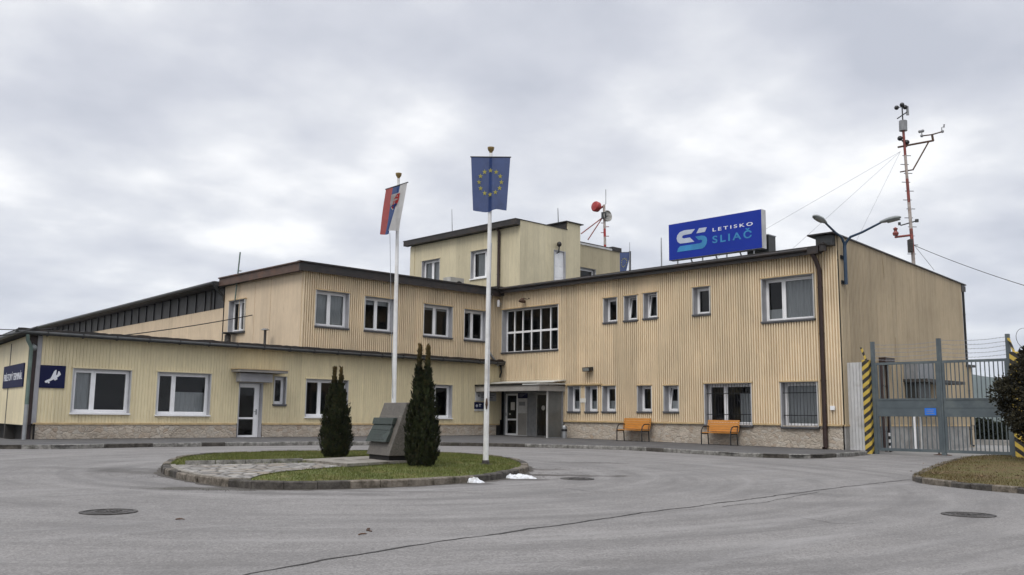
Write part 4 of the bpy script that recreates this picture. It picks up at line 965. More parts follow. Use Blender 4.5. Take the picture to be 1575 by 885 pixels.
while u > hF:
    hexa(bm, [PH.pt(u-.03,-.06,bt(u)), PH.pt(u+.03,-.06,bt(u)), PH.pt(u+.03,.0,bt(u)), PH.pt(u-.03,.0,bt(u)), PH.pt(u-.03,-.06,tp(u)), PH.pt(u+.03,-.06,tp(u)), PH.pt(u+.03,.0,tp(u)), PH.pt(u-.03,.0,tp(u))], 1); u -= .92
fin('panel_band', bm, [M['grey_clad'], M['black']], H)
bm = bmesh.new(); e0, e1 = (lambda u: zN(u, 6.86, 6.30)), .5
hexa(bm, [PH.pt(hF-.3, e1, e0(hF)-.2), PH.pt(hN, e1, e0(hN)-.2), PH.pt(hN, -20, e0(hN)-.2), PH.pt(hF-.3, -20, e0(hF)-.2), PH.pt(hF-.3, e1, e0(hF)), PH.pt(hN, e1, e0(hN)), PH.pt(hN, -20, e0(hN)), PH.pt(hF-.3, -20, e0(hF))]); fin('roof', bm, M['grey_clad'], H)
bm = bmesh.new(); tube(bm, [PH.pt(hF-.3, e1+.07, e0(hF)-.12), PH.pt(hN+.05, e1+.07, e0(hN)-.10)], .08, 10); tube(bm, [PH.pt(hN+.02, e1+.05, e0(hN)-.15), PH.pt(hN+.03, .3, e0(hN)-.45), PH.pt(hN+.04, .08, e0(hN)-.62), PH.pt(hN+.04, .08, 6.0)], .06, 10); fin('gutter', bm, M['gutter'], H, smooth=True)
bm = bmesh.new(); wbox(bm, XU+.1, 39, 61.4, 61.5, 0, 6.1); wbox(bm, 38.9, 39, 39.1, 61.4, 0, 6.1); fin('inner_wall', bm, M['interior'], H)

# ------------------------------------------------------------------ rooftop block
B = thing('rooftop_block', 'plain cream rooftop storey standing above the inner corner of the terminal', 'building', (31.8, 33, 6.9))
w1 = (-37.36, -35.93, 7.85, 9.11); w2 = (-33.52, -32.2, 7.76, 9.16); bd = (32.02, 32.86, 7.1, 9.16)
bm = bmesh.new(); flatwall(bm, PBX, -38.35, -YB, 6.7, 10.05, [w1, w2]); pbox(bm, PBX, -38.36, -38.0, .001, .03, 6.8, 9.98)
fin('wall', bm, M['render'], B, recalc=False, label='cream rendered wall facing the forecourt')
bm = bmesh.new(); flatwall(bm, PBY, XB, 33.95, 6.7, 10.27, [bd]); pbox(bm, PBY, 31.55, 31.58, .001, .008, 7, 10.1)
wbox(bm, 33.9, 33.949, YB+.02, 38.3, 6.7, 10.2); wbox(bm, XB+.02, 33.9, 38.25, 38.34, 6.7, 10.0)
fin('wall', bm, M['render'], B, recalc=False, label='cream rendered wall with the white roof door')
bm = bmesh.new(); wbox(bm, XB-.02, 33.94, YB+.03, 38.3, 10.0, 10.2); fin('roof', bm, M['roof_felt'], B)
bm = bmesh.new(); pbox(bm, PBX, -38.6, -YB+.02, .03, .32, 10.02, 10.26); pbox(bm, PBX, -38.62, -YB+.03, -.2, .34, 10.262, 10.30); fin('fascia', bm, M['fascia'], B)
bm = bmesh.new(); pbox(bm, PBY, XB-.1, 33.0, -.3, .03, 10.272, 10.30); fin('capping', bm, M['fascia'], B)
bm = bmesh.new(); wbox(bm, 33.02, 33.95, YB+.002, 32.6, 10.2, 10.66); pr = fin('chimney_block', bm, M['render'], B)
bm = bmesh.new(); wbox(bm, 32.98, 33.015, YB+.06, 32.6, 10.24, 10.65); fin('dark_face', bm, M['fascia'], pr)
bm = bmesh.new(); wbox(bm, 32.85, 34.12, YB-.08, 32.8, 10.662, 10.71); fin('capping', bm, M['fascia'], pr)
window(B, PBX, *w1, cols=(.5,), depth=.16, proud=.02, sill='white', lintel=M['render'], curtains=((.05,.95,.02,.95,'curtain'),))
window(B, PBX, *w2, cols=(.72,), depth=.16, proud=.02, sill='white', lintel=M['render'], curtains=((.2,.95,.02,.9,'curtain'),))
bm = bmesh.new(); pbox(bm, PBY, bd[0]+.03, bd[1]-.09, -.12, -.06, bd[2], bd[3]-.04)
for z0, z1 in ((7.2, 7.75), (7.85, 8.3), (8.4, 9.0)):
    for u0, u1 in ((.11, .34), (.44, .67)): pbox(bm, PBY, bd[0]+u0, bd[0]+u1, -.06, -.045, z0, z1)
dr = fin('door', bm, M['white'], B, label='white panelled roof door')
bm = bmesh.new(); pbox(bm, PBY, bd[0], bd[0]+.028, -.13, .015, bd[2], bd[3]); pbox(bm, PBY, bd[1]-.085, bd[1], -.13, .015, bd[2], bd[3]); pbox(bm, PBY, bd[0]+.03, bd[1]-.088, -.13, .012, bd[3]-.038, bd[3]); fin('frame', bm, M['reveal'], dr)
downpipe(B, PBX, PBX.hit(769, 400)[0], .09, 7.1, 9.85, .07, M['pipe_brown'], head=(0, .15, .2))
bm = bmesh.new(); pbox(bm, PR, -31.45, -30.95, .05, .5, 6.72, 7.15); fin('rain_hopper', bm, M['fascia'], B)
B2 = thing('rear_rooftop_block', 'lower cream rooftop box carrying the red and white dish antenna', 'building', (36.3, 33, 6.9))
w3 = (34.6, 36.85, 7.7, 8.9)
bm = bmesh.new(); flatwall(bm, PC, 33.96, 38.9, 6.5, 10.1, [w3]); wbox(bm, 38.85, 38.89, YB2+.02, 37, 6.5, 10.1); wbox(bm, 33.97, 38.8, 36.9, 37, 6.5, 10.0)
fin('wall', bm, M['render2'], B2, recalc=False)
bm = bmesh.new(); wbox(bm, 33.96, 38.84, YB2+.02, 37, 9.95, 10.08); fin('roof', bm, M['roof_felt'], B2)
bm = bmesh.new(); pbox(bm, PC, 33.96, 38.2, -.2, .05, 10.10, 10.2); fin('capping', bm, M['panelgrey'], B2)
bm = bmesh.new(); pbox(bm, PC, 33.96, 38.3, -.2, .03, 10.202, 10.26); pbox(bm, PC, 38.25, 39.0, -.5, .05, 10.1, 10.34); fin('felt_edge', bm, M['fascia'], B2)
window(B2, PC, *w3, cols=(), depth=.16, proud=.02, sill='white', lintel=M['render2'])

# ------------------------------------------------------------------ wall lamps, signs and small things on the buildings
def px_poly(pl, pts, o, s, d): return [pl.hit(o[0]+x_/s, o[1]+y_/s, d) for x_, y_ in pts]
# airliner pictogram sign
t = thing('arrivals_pictogram_sign', 'square navy sign with a white airliner pictogram on the front wall', 'sign', PA.pt(10.0, .03, 1.9))
bm = bmesh.new(); r_ = rect(PA, 62.5, 561.5, 99, 597.5, .05); pbox(bm, PA, r_[0], r_[1], .012, .05, r_[2], r_[3]); fin('board', bm, M['navy'], t)
bm = bmesh.new(); o, s = (0, 550), 14.318
ppoly(bm, PA, px_poly(PA, [(990,547),(984,530),(1004,510),(1050,490),(1108,466),(1140,410),(1188,312),(1222,277),(1246,275),(1241,330),(1233,396),(1262,380),(1284,306),(1311,306),(1337,372),(1330,388),(1250,450),(1180,485),(1100,521),(1060,545),(1012,561)], o, s, .05), .05, .058)
for c in ((1072, 553), (1210, 488), (1243, 473)):
    u, z = PA.hit(o[0]+c[0]/s, o[1]+c[1]/s, .05); lathe(bm, PA.pt(u, .05, z), [(.028, 0), (.028, .008)], 12, axis=PA.n)
fin('airliner_pictogram', bm, M['letter_white'], t)
# sign with lettering on the end wall
t = thing('arrivals_text_sign', 'dark sign reading PRÍLETOVÝ TERMINÁL on the annex end wall', 'sign', PE.pt(-.6, 0, 1.9))
r_ = (PE.hit(5, 580, .04)[0], PE.hit(35.3, 578, .04)[0], PE.hit(20, 596.3, .04)[1], PE.hit(5, 565, .04)[1]); bm = bmesh.new(); pbox(bm, PE, r_[0], r_[1], .002, .04, r_[2], r_[3]); fin('board', bm, M['navy'], t)
bm = bmesh.new(); wd = r_[1]-r_[0]; hh = r_[3]-r_[2]
text_on(bm, 'PRÍLETOVÝ TERMINÁL', PE, r_[0]+wd*.06, r_[1]-wd*.04, r_[2]+hh*.32, r_[3]-hh*.30, .041); fin('lettering', bm, M['letter_white'], t, recalc=False)
# notice boards at the entrance
t = thing('entrance_notice_board', 'grey and dark notice board fixed to the cream wall under the entrance canopy', 'notice board', PA.pt(28.2, .02, 1.4))
r_ = rect(PA, 731.5, 603, 763, 617.5, .04); bm = bmesh.new(); pbox(bm, PA, r_[0], r_[1], .012, .04, r_[2], r_[3]); fin('upper_board', bm, M['panelgrey'], t)
r2 = rect(PA, 730, 618.5, 752, 632, .04); bm = bmesh.new(); pbox(bm, PA, r2[0], r2[1], .012, .045, r2[2]+.07, r2[3]); pbox(bm, PA, r2[0], r2[1], .012, .04, r2[2]-.02, r2[2]+.065, 1); fin('lower_board', bm, [M['navy'], M['panelgrey']], t)
bm = bmesh.new()
lathe(bm, PA.pt(r2[0]+.13, .046, r2[3]-.17), [(.06, 0), (.06, .003), (.035, .003), (.035, 0)], 16, axis=PA.n)
for k in range(2): pbox(bm, PA, r2[0]+.26, r2[0]+.40-.04*k, .046, .049, r2[3]-.12-.07*k, r2[3]-.09-.07*k)
fin('pictogram', bm, M['letter_white'], t)
bm = bmesh.new(); lathe(bm, PA.pt(r_[0]+.2, .041, r_[3]-.17), [(.06, 0), (.06, .003)], 16, axis=PA.n)
for k in range(2): pbox(bm, PA, r_[0]+.34, r_[1]-.12-.1*k, .041, .044, r_[3]-.15-.1*k, r_[3]-.115-.1*k)
fin('pictogram', bm, M['boardgrey'], t)
t = thing('entrance_poster', 'tall pale poster panel with a navy header beside the entrance door', 'poster', PR.pt(-29.8, -.1, .3))
bm = bmesh.new(); pbox(bm, PR, -30.12, -29.53, -.165, -.10, .235, 1.95); fin('panel', bm, M['panelgrey'], t)
bm = bmesh.new(); pbox(bm, PR, -30.12, -29.53, -.165, -.095, 1.955, 2.18); fin('header', bm, M['navy'], t)
bm = bmesh.new()
for k in range(3): pbox(bm, PR, -30.02, -29.62-.1*k, -.0945, -.092, 2.12-.055*k, 2.14-.055*k)
fin('header_text', bm, M['boardgrey'], t)
bm = bmesh.new(); pbox(bm, PR, -30.10, -29.55, -.0995, -.097, .30, 1.28); pbox(bm, PR, -30.05, -29.65, -.0995, -.097, 1.62, 1.80, 1); fin('printed_picture', bm, [M['canopygrey'], M['boardgrey']], t)
bm = bmesh.new(); r_ = rect(PR, 893.7, 613, 902.2, 619.5, .04); pbox(bm, PR, r_[0], r_[1], .077, .085, r_[2], r_[3]); tag(fin('paper_notice', bm, M['paper'], None, PR.pt(r_[0], .04, r_[2])), 'small white paper notice between two narrow windows beside the canopy', 'notice')
bm = bmesh.new(); r_ = rect(PR, 1278.5, 624.5, 1285.5, 631, .04); pbox(bm, PR, r_[0], r_[1], .06, .13, r_[2], r_[3]); tag(fin('junction_box', bm, M['white'], None, PR.pt(r_[0], .04, r_[2])), 'small white electrical box right of the brown downpipe', 'electrical box')
# lean sheet over the left pair of narrow windows
bm = bmesh.new(); r_ = rect(PR, 871, 589.5, 925, 592, .1); pbox(bm, PR, r_[0], r_[1], .037, .16, r_[2], r_[2]+.05); tag(fin('window_awning', bm, M['trim_tan'], None, PR.pt(r_[0], 0, r_[2])), 'narrow tan sheet awning over the two windows nearest the entrance', 'awning')
# lamps
def floodlight(name, label, pl, px, py, mt, w_=.2):
    u, z = pl.hit(px, py, .25); t = thing(name, label, 'floodlight', pl.pt(u, 0, z))
    bm = bmesh.new(); hexa(bm, [pl.pt(u-w_,.10,z-.07), pl.pt(u+w_,.10,z-.07), pl.pt(u+w_,.34,z-.12), pl.pt(u-w_,.34,z-.12), pl.pt(u-w_,.12,z+.08), pl.pt(u+w_,.12,z+.08), pl.pt(u+w_,.36,z+.05), pl.pt(u-w_,.36,z+.05)]); fin('housing', bm, mt, t)
    bm = bmesh.new(); hexa(bm, [pl.pt(u-w_*.85,.341,z-.10), pl.pt(u+w_*.85,.341,z-.10), pl.pt(u+w_*.85,.352,z-.10), pl.pt(u-w_*.85,.352,z-.10), pl.pt(u-w_*.85,.362,z+.03), pl.pt(u+w_*.85,.362,z+.03), pl.pt(u+w_*.85,.372,z+.03), pl.pt(u-w_*.85,.372,z+.03)]); fin('lens', bm, M['lampglass'], t)
    bm = bmesh.new(); tube(bm, [pl.pt(u+.12, .036, z+.02), pl.pt(u+.12, .14, z)], .025, 8); pbox(bm, pl, u+.06, u+.18, .036, .05, z-.08, z+.1); fin('bracket', bm, M['steel'], t)
floodlight('floodlight', 'black floodlight on the ribbed wall right above the entrance canopy end', PR, 903.5, 567.5, M['black'])
u, z = PR.hit(804, 463, .25); t = thing('wall_lamp', 'rusty brown shaded wall lamp above the wide grid window', 'wall lamp', PR.pt(u, 0, z))
bm = bmesh.new(); lathe(bm, PR.pt(u, .28, z), [(.03, .12), (.08, .10), (.16, -.02), (.165, -.05), (.14, -.05)], 14, axis=Z+PR.n*-.25); fin('shade', bm, M['rust'], t, smooth=True)
bm = bmesh.new(); tube(bm, [PR.pt(u, .28, z+.1), PR.pt(u, .2, z+.13), PR.pt(u+.1, .036, z+.08)], .015, 6); tube(bm, [PR.pt(u+.24, .036, z+.1), PR.pt(u+.24, .12, z+.1)], .03, 8); fin('bracket', bm, M['rust'], t)
u, z = PU.hit(766.5, 467, .2); t = thing('corner_lamp', 'white cylindrical lamp in the inner corner under the eaves', 'wall lamp', PU.pt(u, 0, z))
bm = bmesh.new(); lathe(bm, PU.pt(u, .2, z-.16), [(.06, 0), (.07, .02), (.07, .28), (.05, .32)], 12); fin('cover', bm, M['white'], t, smooth=True)
bm = bmesh.new(); tube(bm, [PU.pt(u, .2, z+.15), PU.pt(u+.1, .03, z+.18)], .018, 6); tube(bm, [PU.pt(u+.2, .05, z+.1), PU.pt(u+.28, .12, z-.02), PU.pt(u+.2, .05, z-.1)], .012, 6); fin('bracket', bm, M['steel'], t)
u, z = PA.hit(52, 535, .2); t = thing('globe_lamp', 'small white globe lamp at the corner under the annex gutter', 'wall lamp', PA.pt(u, 0, z))
bm = bmesh.new(); lathe(bm, PA.pt(u, .2, z), [(.10*math.sin(math.pi*k/10), -.10*math.cos(math.pi*k/10)) for k in range(11)], 16); fin('globe', bm, M['lamphead'], t, smooth=True)
bm = bmesh.new(); tube(bm, [PA.pt(u, .2, z+.09), PA.pt(u+.03, .0, z+.13)], .02, 6); fin('bracket', bm, M['steel'], t)
u, z = PBY.hit(860, 376, .15); t = thing('door_lamp', 'dark round lamp on a bracket above the white roof door', 'wall lamp', PBY.pt(u, 0, z))
bm = bmesh.new(); lathe(bm, PBY.pt(u, .16, z), [(.12*math.sin(math.pi*k/8), -.13*math.cos(math.pi*k/8)) for k in range(9)], 12); fin('globe', bm, M['fascia'], t, smooth=True)
bm = bmesh.new(); tube(bm, [PBY.pt(u, .16, z-.1), PBY.pt(u, .12, z-.4), PBY.pt(u, .0, z-.42)], .035, 6); fin('bracket', bm, M['black'], t)
def camera_thing(px, py, pl, name, label):
    u, z = pl.hit(px, py, .3); t = thing(name, label, 'camera', pl.pt(u, 0, z))
    bm = bmesh.new(); lathe(bm, pl.pt(u, .42, z), [(.02, -.12), (.13, -.10), (.13, .09), (.16, .12), (.05, .2)], 14); fin('housing', bm, M['fascia'], t, smooth=True)
    bm = bmesh.new(); tube(bm, [pl.pt(u, .42, z+.15), pl.pt(u+.1, .2, z+.2), pl.pt(u+.1, .03, z+.1)], .03, 6); fin('bracket', bm, M['fascia'], t)
camera_thing(1268, 383, PR, 'siren', 'round dark siren hanging at the roof corner beside the gable')
# air conditioner on the roof of the left wing
def px_y(px, py, Y): d = ray(px, py); return EYEP+d*(Y/d.y)
def px_x(px, py, X): d = ray(px, py); return EYEP+d*(X/d.x)
c = px_y(707, 436, 33.4); t = thing('air_conditioner', 'pale air conditioning unit on the roof in front of the rooftop storey', 'air conditioner', (c.x, c.y, 6.86))
bm = bmesh.new(); wbox(bm, c.x-.75, c.x+.1, c.y-.2, c.y+.35, 6.9, c.z+.22); fin('casing', bm, M['ac'], t)
bm = bmesh.new(); lathe(bm, Vector((c.x-.2, c.y-.2, (6.9+c.z+.22)/2)), [(.24, 0), (.24, .015), (.20, .015), (.20, 0)], 20, axis=(0, -1, 0)); fin('fan_grille', bm, M['black'], t)
bm = bmesh.new()
for dx in (-.7, 0): wbox(bm, c.x+dx, c.x+dx+.05, c.y-.2, c.y+.35, 6.8, 6.9)
fin('feet', bm, M['steel'], t)
# vents on the annex roof
t = thing('mushroom_vent', 'small mushroom-capped vent pipe on the annex roof', 'vent', (18.0, 33.0, 3.66))
c = px_y(407, 530, 33.2); ct = px_y(407, 508, 33.2); zc = ct.z
bm = bmesh.new(); lathe(bm, (c.x, c.y, 3.64), [(.10, 0), (.09, .12), (.05, .3), (.05, zc-3.64)], 12); fin('pipe', bm, M['iron'], t, smooth=True)
bm = bmesh.new(); lathe(bm, (c.x, c.y, zc), [(.17, 0), (.17, .02), (.10, .06), (.01, .075)], 16); fin('cap', bm, M['steel'], t, smooth=True)
c = px_y(350, 524, 36.5); t = thing('roof_vent', 'stubby grey roof vent under the side window', 'vent', (c.x, c.y, 3.64))
bm = bmesh.new(); ct = px_y(350, 516, 36.5); lathe(bm, (c.x, c.y, 3.62), [(.13, 0), (.13, ct.z-3.62), (.1, ct.z-3.6)], 12); fin('pipe', bm, M['iron'], t, smooth=True)
bm = bmesh.new(); lathe(bm, (c.x, c.y, ct.z+.02), [(.05, 0), (.24, .05), (.24, .10), (.02, .12)], 14); fin('cap', bm, M['black'], t, smooth=True)
# thin mast at the left wing, lightning rods
def rod(name, label, cat, base, top, r, mt, group=None, foot=True):
    bm = bmesh.new(); tube(bm, [base, Vector(base).lerp(Vector(top), .6), top], [r, r, r*.6], 8)
    if foot: lathe(bm, base, [(r*4, 0), (r*4, .06), (r, .1)], 10)
    tag(fin(name, bm, mt, None, base, smooth=True), label, cat, group)
a = px_x(361.5, 462, 18.78); b = px_x(369.5, 388, 18.78)
t = thing('pipe_mast', 'slim green grey pipe mast standing above the rusty end fascia', 'mast', a)
bm = bmesh.new(); tube(bm, [a, b], .032, 8); fin('pole', bm, M['pipe_green'], t, smooth=True)
bm = bmesh.new(); m_ = a.lerp(b, .62); tube(bm, [m_, m_+RH*.18], .012, 6); tube(bm, [m_-Z*.02, m_-Z*.02+Vector((.14, 0, 0))], .02, 6); fin('cross_piece', bm, M['steel'], t)
a = px_x(696.5, 372, 33); b = px_x(695, 322, 33); a.z = 10.2; rod('lightning_rod', 'thin lightning rod left on the rooftop storey behind the tall flag', 'lightning rod', a, b, .022, M['wirelight'], 'lightning rods')
a = px_y(859.5, 346, 31); b = px_y(858, 320, 31); a.z = 10.25; rod('lightning_rod', 'short lightning rod beside the dark chimney block', 'lightning rod', a, b, .03, M['steel'], 'lightning rods')
a = px_x(1017.5, 402, 31); b = px_x(1017, 366, 31); a.z = 7.0; rod('lightning_rod', 'lightning rod on the roof edge left of the blue billboard', 'lightning rod', a, b, .03, M['steel'], 'lightning rods')
a = px_x(968.5, 400, 34); b = px_x(968.5, 373, 34); a.z = 6.95; rod('lightning_rod', 'hair-thin lightning rod near the small flag behind the roof', 'lightning rod', a, b, .018, M['wirelight'], 'lightning rods')
def cable(name, label, pts, r, mt, sag=0, cat='cable'):
    bm = bmesh.new(); ps = []
    a, b = Vector(pts[0]), Vector(pts[1])
    for i in range(17): t_ = i/16; ps.append(a.lerp(b, t_)-Z*sag*4*t_*(1-t_))
    tube(bm, ps, r, 6); tag(fin(name, bm, mt, None, a), label, cat)
cable('overhead_cable', 'dark overhead cable from the peach wall down across the annex roof', [px_x(388, 485, 18.86), px_y(190, 516, 34)], .022, M['wire'], .05)
cable('overhead_cable', 'dark overhead cable leaving the annex corner to the left', [PA.pt(9.3, .35, 3.75), px_y(-90, 497, 27)], .02, M['wire'], .3)
cable('overhead_cable', 'second thinner cable at the annex corner roof', [PA.pt(9.9, .2, 3.76), px_y(-80, 499, 30)], .014, M['wire'], .1)

# ------------------------------------------------------------------ billboard on the roof
XBB = 30.2; PBB = Pl((XBB, 0, 0), (0, -1, 0), (-1, 0, 0)); o, s = (1000, 300), 6.322
t = thing('roof_billboard', 'big royal blue billboard reading LETISKO SLIAČ on the roof edge', 'billboard', (XBB+.2, 19.8, 7.0))
a = [PBB.hit(o[0]+x_/s, o[1]+y_/s) for x_, y_ in ((178,295),(1085,133),(185,642),(1088,515))]
u0, u1 = (a[0][0]+a[2][0])/2, (a[1][0]+a[3][0])/2; z1, z0 = (a[0][1]+a[1][1])/2, (a[2][1]+a[3][1])/2
bm = bmesh.new(); pbox(bm, PBB, u0, u1, -.30, -.001, z0, z1); fin('casing', bm, M['panelgrey'], t)
bm = bmesh.new(); pbox(bm, PBB, u0+.012, u1-.012, .0, .012, z0+.012, z1-.012); fin('panel', bm, M['blue_sign'], t)
bm = bmesh.new(); d = .013
sil = [(436,332),(402,336),(330,345),(290,362),(264,395),(258,428),(268,458),(292,474),(345,468),(430,455),(386,414),(370,417),(330,424),(312,418),(313,402),(326,392),(400,378)]
ppoly(bm, PBB, px_poly(PBB, sil, o, s, d), d, d+.006)
ppoly(bm, PBB, px_poly(PBB, [(476,324),(552,314),(532,360),(450,374)], o, s, d), d, d+.006)
fin('logo_upper', bm, M['silver'], t)
bm = bmesh.new(); tea = [(440,406),(500,396),(528,398),(548,414),(555,440),(548,478),(530,506),(505,522),(262,557),(272,522),(292,500),(330,494),(478,472),(502,462),(508,446),(498,436),(470,438)]
ppoly(bm, PBB, px_poly(PBB, tea, o, s, d), d, d+.006); fin('logo_lower', bm, M['teal'], t)
def bfix(xa, xb, ya, yb):        # a text box given by its left and right edges and the letter heights at its middle
    ua, _ = PBB.hit(o[0]+xa/s, o[1]+ya/s, d); ub, _ = PBB.hit(o[0]+xb/s, o[1]+yb/s, d); return ua, ub
H_ = z1-z0; ua, ub = bfix(608, 997, 340, 270); bm = bmesh.new()
text_on(bm, 'LETISKO', PBB, ua, ub, z1-.385*H_, z1-.295*H_, d, bold=.012, spacing=1.45); fin('lettering', bm, M['letter_white'], t, recalc=False)
ua, ub = bfix(606, 988, 430, 380); bm = bmesh.new()
text_on(bm, 'SLIAČ', PBB, ua, ub, z1-.70*H_, z1-.44*H_, d, bold=.02, spacing=1.35); fin('lettering', bm, M['teal'], t, recalc=False)
for k, f in enumerate((.08, .36, .62, .9)):
    u = u0+(u1-u0)*f; bm = bmesh.new()
    tube(bm, [PBB.pt(u, -.12, 7.0), PBB.pt(u, -.12, z0+.02)], .03, 6); tube(bm, [PBB.pt(u+.1, -1.3, 7.0), PBB.pt(u+.1, -.31, z1-.45)], .03, 6); pbox(bm, PBB, u-.14, u+.14, -.34, .08, 6.99, 7.12)
    fin('strut', bm, M['steel'], t)
u, z = PR.hit(1150, 388, -1.5); t = thing('roof_cabinet', 'grey metal cabinet on the roof behind the billboard', 'cabinet', PBB.pt(u, -.7, 7.0))
bm = bmesh.new(); ua, za = PBB.hit(1149, 380, -.5); ub, zb = PBB.hit(1182, 362, -.5); pbox(bm, PBB, ua, ub, -1.0, -.5, 6.98, zb); fin('casing', bm, M['gutter'], t)
bm = bmesh.new(); pbox(bm, PBB, ua-.02, ub+.02, -1.03, -.47, zb+.001, zb+.04); fin('lid', bm, M['steel'], t)

# ------------------------------------------------------------------ flags
def flagpole(label, base, top, group='white flagpoles'):
    base, top = Vector(base), Vector(top); t = thing('flagpole', label, 'flagpole', base, group)
    bm = bmesh.new(); tube(bm, [base, base.lerp(top, .5), top], [.058, .05, .033], 16); fin('pole', bm, M['polewhite'], t, smooth=True)
    bm = bmesh.new(); lathe(bm, base-Z*.02, [(.14, 0), (.14, .025), (.075, .03), (.075, .09), (.07, .10)], 16); fin('base_flange', bm, M['iron'], t, smooth=True)
    bm = bmesh.new(); lathe(bm, top-Z*.01, [(.03, 0), (.035, .04), (.06, .07), (.075, .12), (.075, .14), (.01, .16)], 14); fin('finial', bm, M['gold'], t, smooth=True)
    return t
def flag(name, label, corners, bulge, polys, mats, back=None):
    """corners: top-left, top-right, bottom-right, bottom-left; polys: list of (s,t polygon, material index)"""
    tl, tr, br, bl = [Vector(c) for c in corners]; nrm = (tr-tl).cross(bl-tl).normalized()
    if nrm.dot(EYEP-tl) < 0: nrm = -nrm
    def f(s_, t_, off=0):
        p = tl.lerp(tr, s_).lerp(bl.lerp(br, s_), t_)
        return p + nrm*(bulge*math.sin(math.pi*s_*1.0)*t_ + (.028*math.sin(9*s_+2*t_)+.034*math.sin(15*s_-3*t_+1)*t_)*(.25+.75*t_) - .03*math.exp(-((s_-.5)/.06)**2)*t_ + off) - Z*.05*math.sin(math.pi*s_*2-.5)*t_**4*.6
    bm = bmesh.new(); n, mm = 27, 22
    gr = [[bm.verts.new(f(i/n, j/mm)) for i in range(n+1)] for j in range(mm+1)]
    for j in range(mm):
        for i in range(n):
            fc = bm.faces.new((gr[j][i], gr[j+1][i], gr[j+1][i+1], gr[j][i+1])); fc.material_index = polys['base']((i+.5)/n, (j+.5)/mm); fc.smooth = True
    lay = 0
    for pg, mi in polys['shapes']:
        lay += 1
        for sg in (1, -1):
            cs = sum(p[0] for p in pg)/len(pg), sum(p[1] for p in pg)/len(pg)
            vs = [bm.verts.new(f(p[0], p[1], sg*(.004+.0012*lay))) for p in pg]; c0 = bm.verts.new(f(*cs, sg*(.004+.0012*lay)))
            for i in range(len(vs)): fc = bm.faces.new((vs[i], vs[(i+1)%len(vs)], c0)); fc.material_index = mi
    t = thing(name, label, 'flag', tl.lerp(tr, .5))
    fin('cloth', bm, mats, t, recalc=False)
    bm = bmesh.new(); tube(bm, [tl-(tr-tl)*.02, tr+(tr-tl)*.02], .014, 8); fin('crossbar', bm, M['black'], t)
    return t
def star(cx_, cy_, r_, asp):
    return [(cx_+(r_ if k % 2 == 0 else r_*.42)*math.sin(k*math.pi/5), cy_-(r_ if k % 2 == 0 else r_*.42)*math.cos(k*math.pi/5)/asp) for k in range(10)]
def eu_polys(asp): return dict(base=lambda s_, t_: 0, shapes=[(star(.5+.305*math.sin(k*math.pi/6), .475-.305*math.cos(k*math.pi/6)/asp, .066, asp), 1) for k in range(12)])
# tall pole, near right end of the island
b = Gi(747, 714); PF = facing(b-FH*.06)
tp_ = facing(b).hit(755, 236); lean = facing(b).pt(tp_[0], 0, tp_[1])
pole1 = flagpole('taller-looking white flagpole on the lawn near the heap of snow', b, lean)
cor = [PF.pt(*[PF.hit(*q_)[0], 0, PF.hit(*q_)[1]]) for q_ in ((724.5,241.5),(785,242),(779,325),(727.5,325))]
flag('eu_flag', 'faded blue flag with a ring of yellow stars on the right pole', cor, .05, eu_polys(1.37), [M['fl_blue'], M['fl_yellow']])
bm = bmesh.new(); m_ = b.lerp(lean, .185); tube(bm, [m_-FH*.07-Z*.1, m_-FH*.085, m_-FH*.07+Z*.12], [.012, .03, .012], 6); fin('rope_cleat', bm, M['rust'], pole1)
bm = bmesh.new(); tube(bm, [m_-FH*.075+RH*.02, b.lerp(lean, .7)-FH*.07+RH*.05], .006, 5); fin('halyard', bm, M['wirelight'], pole1)
# second pole behind the monument
b2 = Gi(604, 701.5); tp_ = facing(b2).hit(613, 275); lean2 = facing(b2).pt(tp_[0], 0, tp_[1])
pole2 = flagpole('white flagpole rising behind the stone monument', b2, lean2)
bar = facing(b2-FH*.10); cu_, cz_ = bar.hit(610.5, 286); cc = bar.pt(cu_, 0, cz_); dirb = (RH*math.cos(R(49))-FH*math.sin(R(49)))
tl, tr = cc-dirb*.47, cc+dirb*.44
def at_depth(p, x_, y_): pl = facing(p); u, z = pl.hit(x_, y_); return pl.pt(u, 0, z)
blc, brc = at_depth(tl, 584, 361.5), at_depth(tr, 613, 356)
sh = [(.33,.17),(.80,.17),(.80,.36),(.72,.47),(.565,.53),(.41,.47),(.33,.36)]
shr = [(.565+(a-.565)*.86, .335+(b_-.335)*.88) for a, b_ in sh]
hills_ = [(.40,.42),(.47,.385),(.52,.41),(.565,.37),(.61,.41),(.66,.385),(.73,.42),(.66,.475),(.565,.50),(.47,.475)]
cross = [[(.535,.20),(.595,.20),(.595,.40),(.535,.40)], [(.46,.225),(.67,.225),(.67,.255),(.46,.255)], [(.43,.295),(.70,.295),(.70,.325),(.43,.325)]]
skp = dict(base=lambda s_, t_: 0 if s_ < .333 else (1 if s_ < .667 else 2), shapes=[(sh, 2), (shr, 3), (hills_, 1)]+[(c_, 2) for c_ in cross])
flag('slovak_flag', 'red, blue and white vertical flag with a shield on the left pole', [tl, tr, brc, blc], .05, skp, [M['fl_red'], M['fl_blue2'], M['fl_white'], M['fl_crest']])
bm = bmesh.new(); tube(bm, [blc.lerp(brc, .55), b2.lerp(lean2, .2)-FH*.07-RH*.02], .006, 5); fin('halyard', bm, M['wirelight'], pole2)
